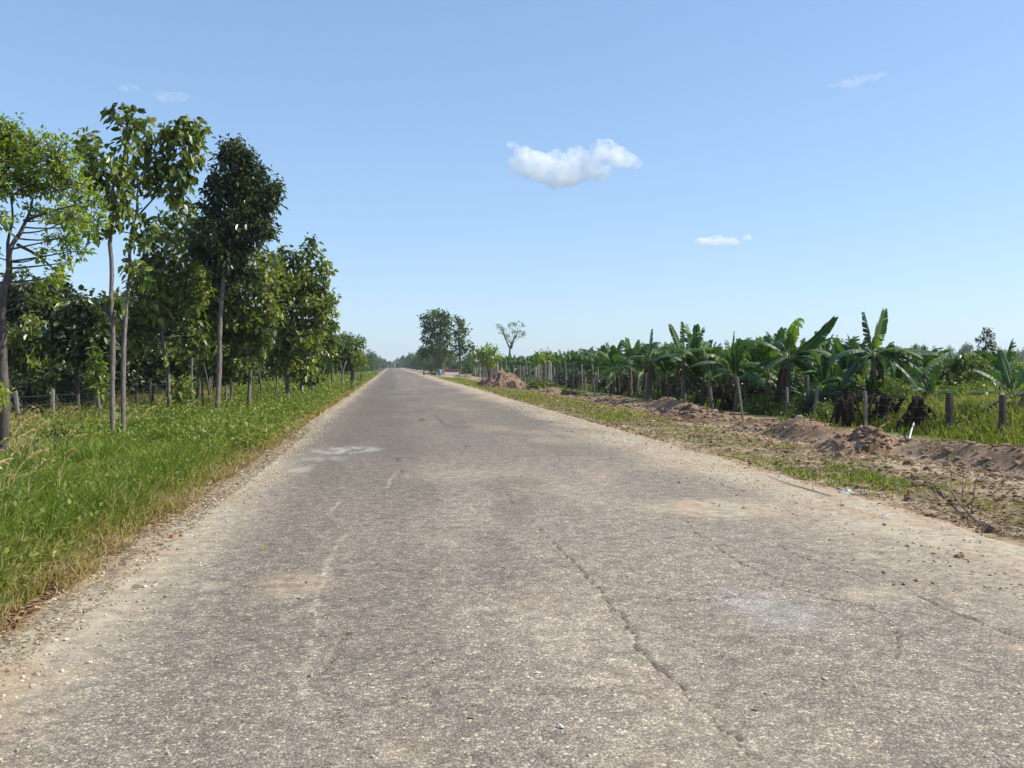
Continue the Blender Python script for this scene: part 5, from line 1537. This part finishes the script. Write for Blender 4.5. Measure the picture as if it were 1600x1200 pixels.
root = thing("drum", (w.x, 155, -.02), "pale blue drum under the largest far tree", "drum")
g = Geo(); tube(g, np.array([(0, 0, 0), (0, 0, .3), (0, 0, .6), (0, 0, .9)]), np.array([.33, .34, .34, .33]), 14); g.build("barrel", M['blue'], root, smooth=True)
g = Geo(); tube(g, np.array([(0, 0, .9), (0, 0, .93)]), .35, 14); g.build("rim", M['blue'], root)
rp_ = [(-.9, 0, .55), (-.35, 0, .75), (.2, 0, .7), (.7, 0, .45)]
w = W(673, 582, 155)
g = Geo(); stones(g, np.array([(x, 0, z * .5) for x, y_, z in rp_]), np.array([.25, .3, .35, .25]), .3, 1.1)
tag(g.build("scrap_heap", M['postd'], loc=(w.x, 155, -.03)), "dark heap beside the road left of the pale blue drum", "heap")
lone_post(662, 158, 1.1, .12, 'postd', .1, "dark stump at the roadside left of the dark heap", "roadside_stump")

# ------------------------------------------------------------------ clouds
def cloud_mat(name, dens, sc, lo, hi):
    m = bpy.data.materials.new(name); m.use_nodes = True
    nt = m.node_tree; N = nt.nodes; L = nt.links; N.clear()
    o = N.new("ShaderNodeOutputMaterial"); v = N.new("ShaderNodeVolumePrincipled")
    v.inputs["Color"].default_value = (1, 1, 1, 1); v.inputs["Anisotropy"].default_value = 0
    tc = N.new("ShaderNodeTexCoord"); n = N.new("ShaderNodeTexNoise")
    n.inputs["Scale"].default_value = sc; n.inputs["Detail"].default_value = 5; n.inputs["Roughness"].default_value = .6
    L.new(tc.outputs["Object"], n.inputs[0])
    mr = N.new("ShaderNodeMapRange"); mr.inputs[1].default_value = lo; mr.inputs[2].default_value = hi; mr.inputs[3].default_value = 0; mr.inputs[4].default_value = dens
    L.new(n.outputs[0], mr.inputs[0]); L.new(mr.outputs[0], v.inputs["Density"])
    L.new(v.outputs[0], o.inputs[1])
    return m

def cloud(px, py, D, lobes, label, dens, sc, lo, hi, vox, disp):
    c = ray(px, py).normalized() * D + Vector((0, 0, CAM_H))
    bx = Vector((math.cos(YAW), -math.sin(YAW), 0)); by = Vector((math.sin(YAW), math.cos(YAW), 0))
    k = D / F_PX
    g = Geo()
    V4 = None
    import bmesh
    bm = bmesh.new(); bmesh.ops.create_icosphere(bm, subdivisions=3, radius=1)
    sv = np.array([tuple(v.co) for v in bm.verts]); sf = np.array([[v.index for v in f.verts] for f in bm.faces]); bm.free()
    for (dx, dy, rx, ry, dd) in lobes:
        P = sv * np.array([rx * k, max(rx, ry) * k * .8, ry * k]) 
        P = P + np.array([(dx) * k, dd * k, -dy * k])
        g.add(P, T=sf)
    o = g.build("cloud", cloud_mat("cloud_" + str(px), dens, sc, lo, hi))
    o.location = c; o.rotation_euler = (0, 0, -YAW)
    rm = o.modifiers.new("r", 'REMESH'); rm.mode = 'VOXEL'; rm.voxel_size = vox
    tx = bpy.data.textures.new("cl", 'CLOUDS'); tx.noise_scale = disp * 3.2; tx.noise_depth = 4
    dm = o.modifiers.new("d", 'DISPLACE'); dm.texture = tx; dm.strength = disp; dm.texture_coords = 'LOCAL'; dm.mid_level = .55
    tx2 = bpy.data.textures.new("cl2", 'CLOUDS'); tx2.noise_scale = disp * .7; tx2.noise_depth = 5
    d2 = o.modifiers.new("d2", 'DISPLACE'); d2.texture = tx2; d2.strength = disp * .75; d2.texture_coords = 'LOCAL'; d2.mid_level = .6
    return tag(o, label, "cloud")
cloud(897, 256, 1600, [(-92, -28, 14, 8, 0), (-75, -18, 20, 14, 5), (-85, 0, 18, 20, 0), (-60, 2, 30, 26, -5), (-30, 0, 30, 22, 0), (-5, 4, 30, 24, 5), (20, 0, 24, 22, 0), (-10, 22, 34, 14, 0), (-25, 32, 20, 6, 0), (45, -22, 24, 18, 0), (62, -12, 24, 18, 5), (80, -6, 24, 11, 0), (98, -2, 12, 8, 0), (30, 14, 30, 18, 0), (4, -18, 16, 10, 0)],
      "large white puffy cloud floating above the far end of the road", .045, .045, .38, .58, 3, 18)
cloud(1130, 378, 2200, [(-30, 0, 16, 8, 0), (-12, -2, 18, 9, 0), (8, 0, 16, 8, 0), (20, 3, 12, 6, 0), (36, -6, 9, 5, 0)],
      "small white cloud low in the sky over the banana plants", .05, .05, .38, .56, 3, 11)
cloud(1342, 127, 2200, [(-8, 0, 22, 8, 0), (14, -4, 16, 6, 0), (-38, 6, 12, 4, 0), (32, -10, 10, 4, 0)],
      "faint wisp of cloud high at the upper right", .012, .04, .42, .62, 4, 12)
cloud(262, 150, 2200, [(8, 2, 26, 8, 0), (-14, -4, 16, 5, 0), (-55, -12, 20, 5, 0)],
      "faint wisp of cloud above the trees at the upper left", .008, .04, .42, .62, 4, 12)
cloud(1590, 398, 2500, [(0, 0, 16, 6, 0), (12, -4, 12, 5, 0), (-70, 14, 14, 4, 0)],
      "faint wisp of cloud at the right edge of the sky", .005, .04, .46, .66, 4, 12)

# ------------------------------------------------------------------ haze
g = Geo()
box(g, -3100, 3100, -400, 4300, -2.5, 60)
hm = bpy.data.materials.new("haze_air"); hm.use_nodes = True
N = hm.node_tree.nodes; N.clear()
ho = N.new("ShaderNodeOutputMaterial"); hv = N.new("ShaderNodeVolumePrincipled")
hv.inputs["Color"].default_value = (.80, .89, 1.0, 1); hv.inputs["Density"].default_value = .00022; hv.inputs["Anisotropy"].default_value = .2
hm.node_tree.links.new(hv.outputs[0], ho.inputs[1])
tag(g.build("haze", hm), "thin pale blue air between the road and the far trees", "haze", kind="stuff")

# ------------------------------------------------------------------ say which one of a row each thing is
ONES = ["", "first", "second", "third", "fourth", "fifth", "sixth", "seventh", "eighth", "ninth", "tenth", "eleventh", "twelfth", "thirteenth", "fourteenth", "fifteenth", "sixteenth", "seventeenth", "eighteenth", "nineteenth"]
def ordinal(n):
    if n < 20: return ONES[n]
    t = {2: "twent", 3: "thirt", 4: "fort", 5: "fift"}[n // 10]
    return t + "ieth" if n % 10 == 0 else t + "y-" + ONES[n % 10]
def px_of(o):
    v = CAMR.transposed() @ (Vector(o.location) - Vector((0, 0, CAM_H)))
    return v.x / -v.z
def order(group, text, key):
    L_ = sorted([o for o in C.objects if o.get("group") == group and o.parent is None], key=key)
    for i, o in enumerate(L_): o["label"] = text.format(ordinal(i + 1))
order(GS, "{} thin bare stem from the left in the undergrowth beneath the left trees", px_of)
order(GK, "{} hazy skyline tree from the left beyond the right field", px_of)
order(GL_, "{} nearest tree in the row far down the left of the road", lambda o: o.location.y)
order(GR_, "{} nearest tree in the row far down the right of the road", lambda o: o.location.y)
order("banana plants in the near tangle", "banana plant in the near tangle, {} from its left end", px_of)
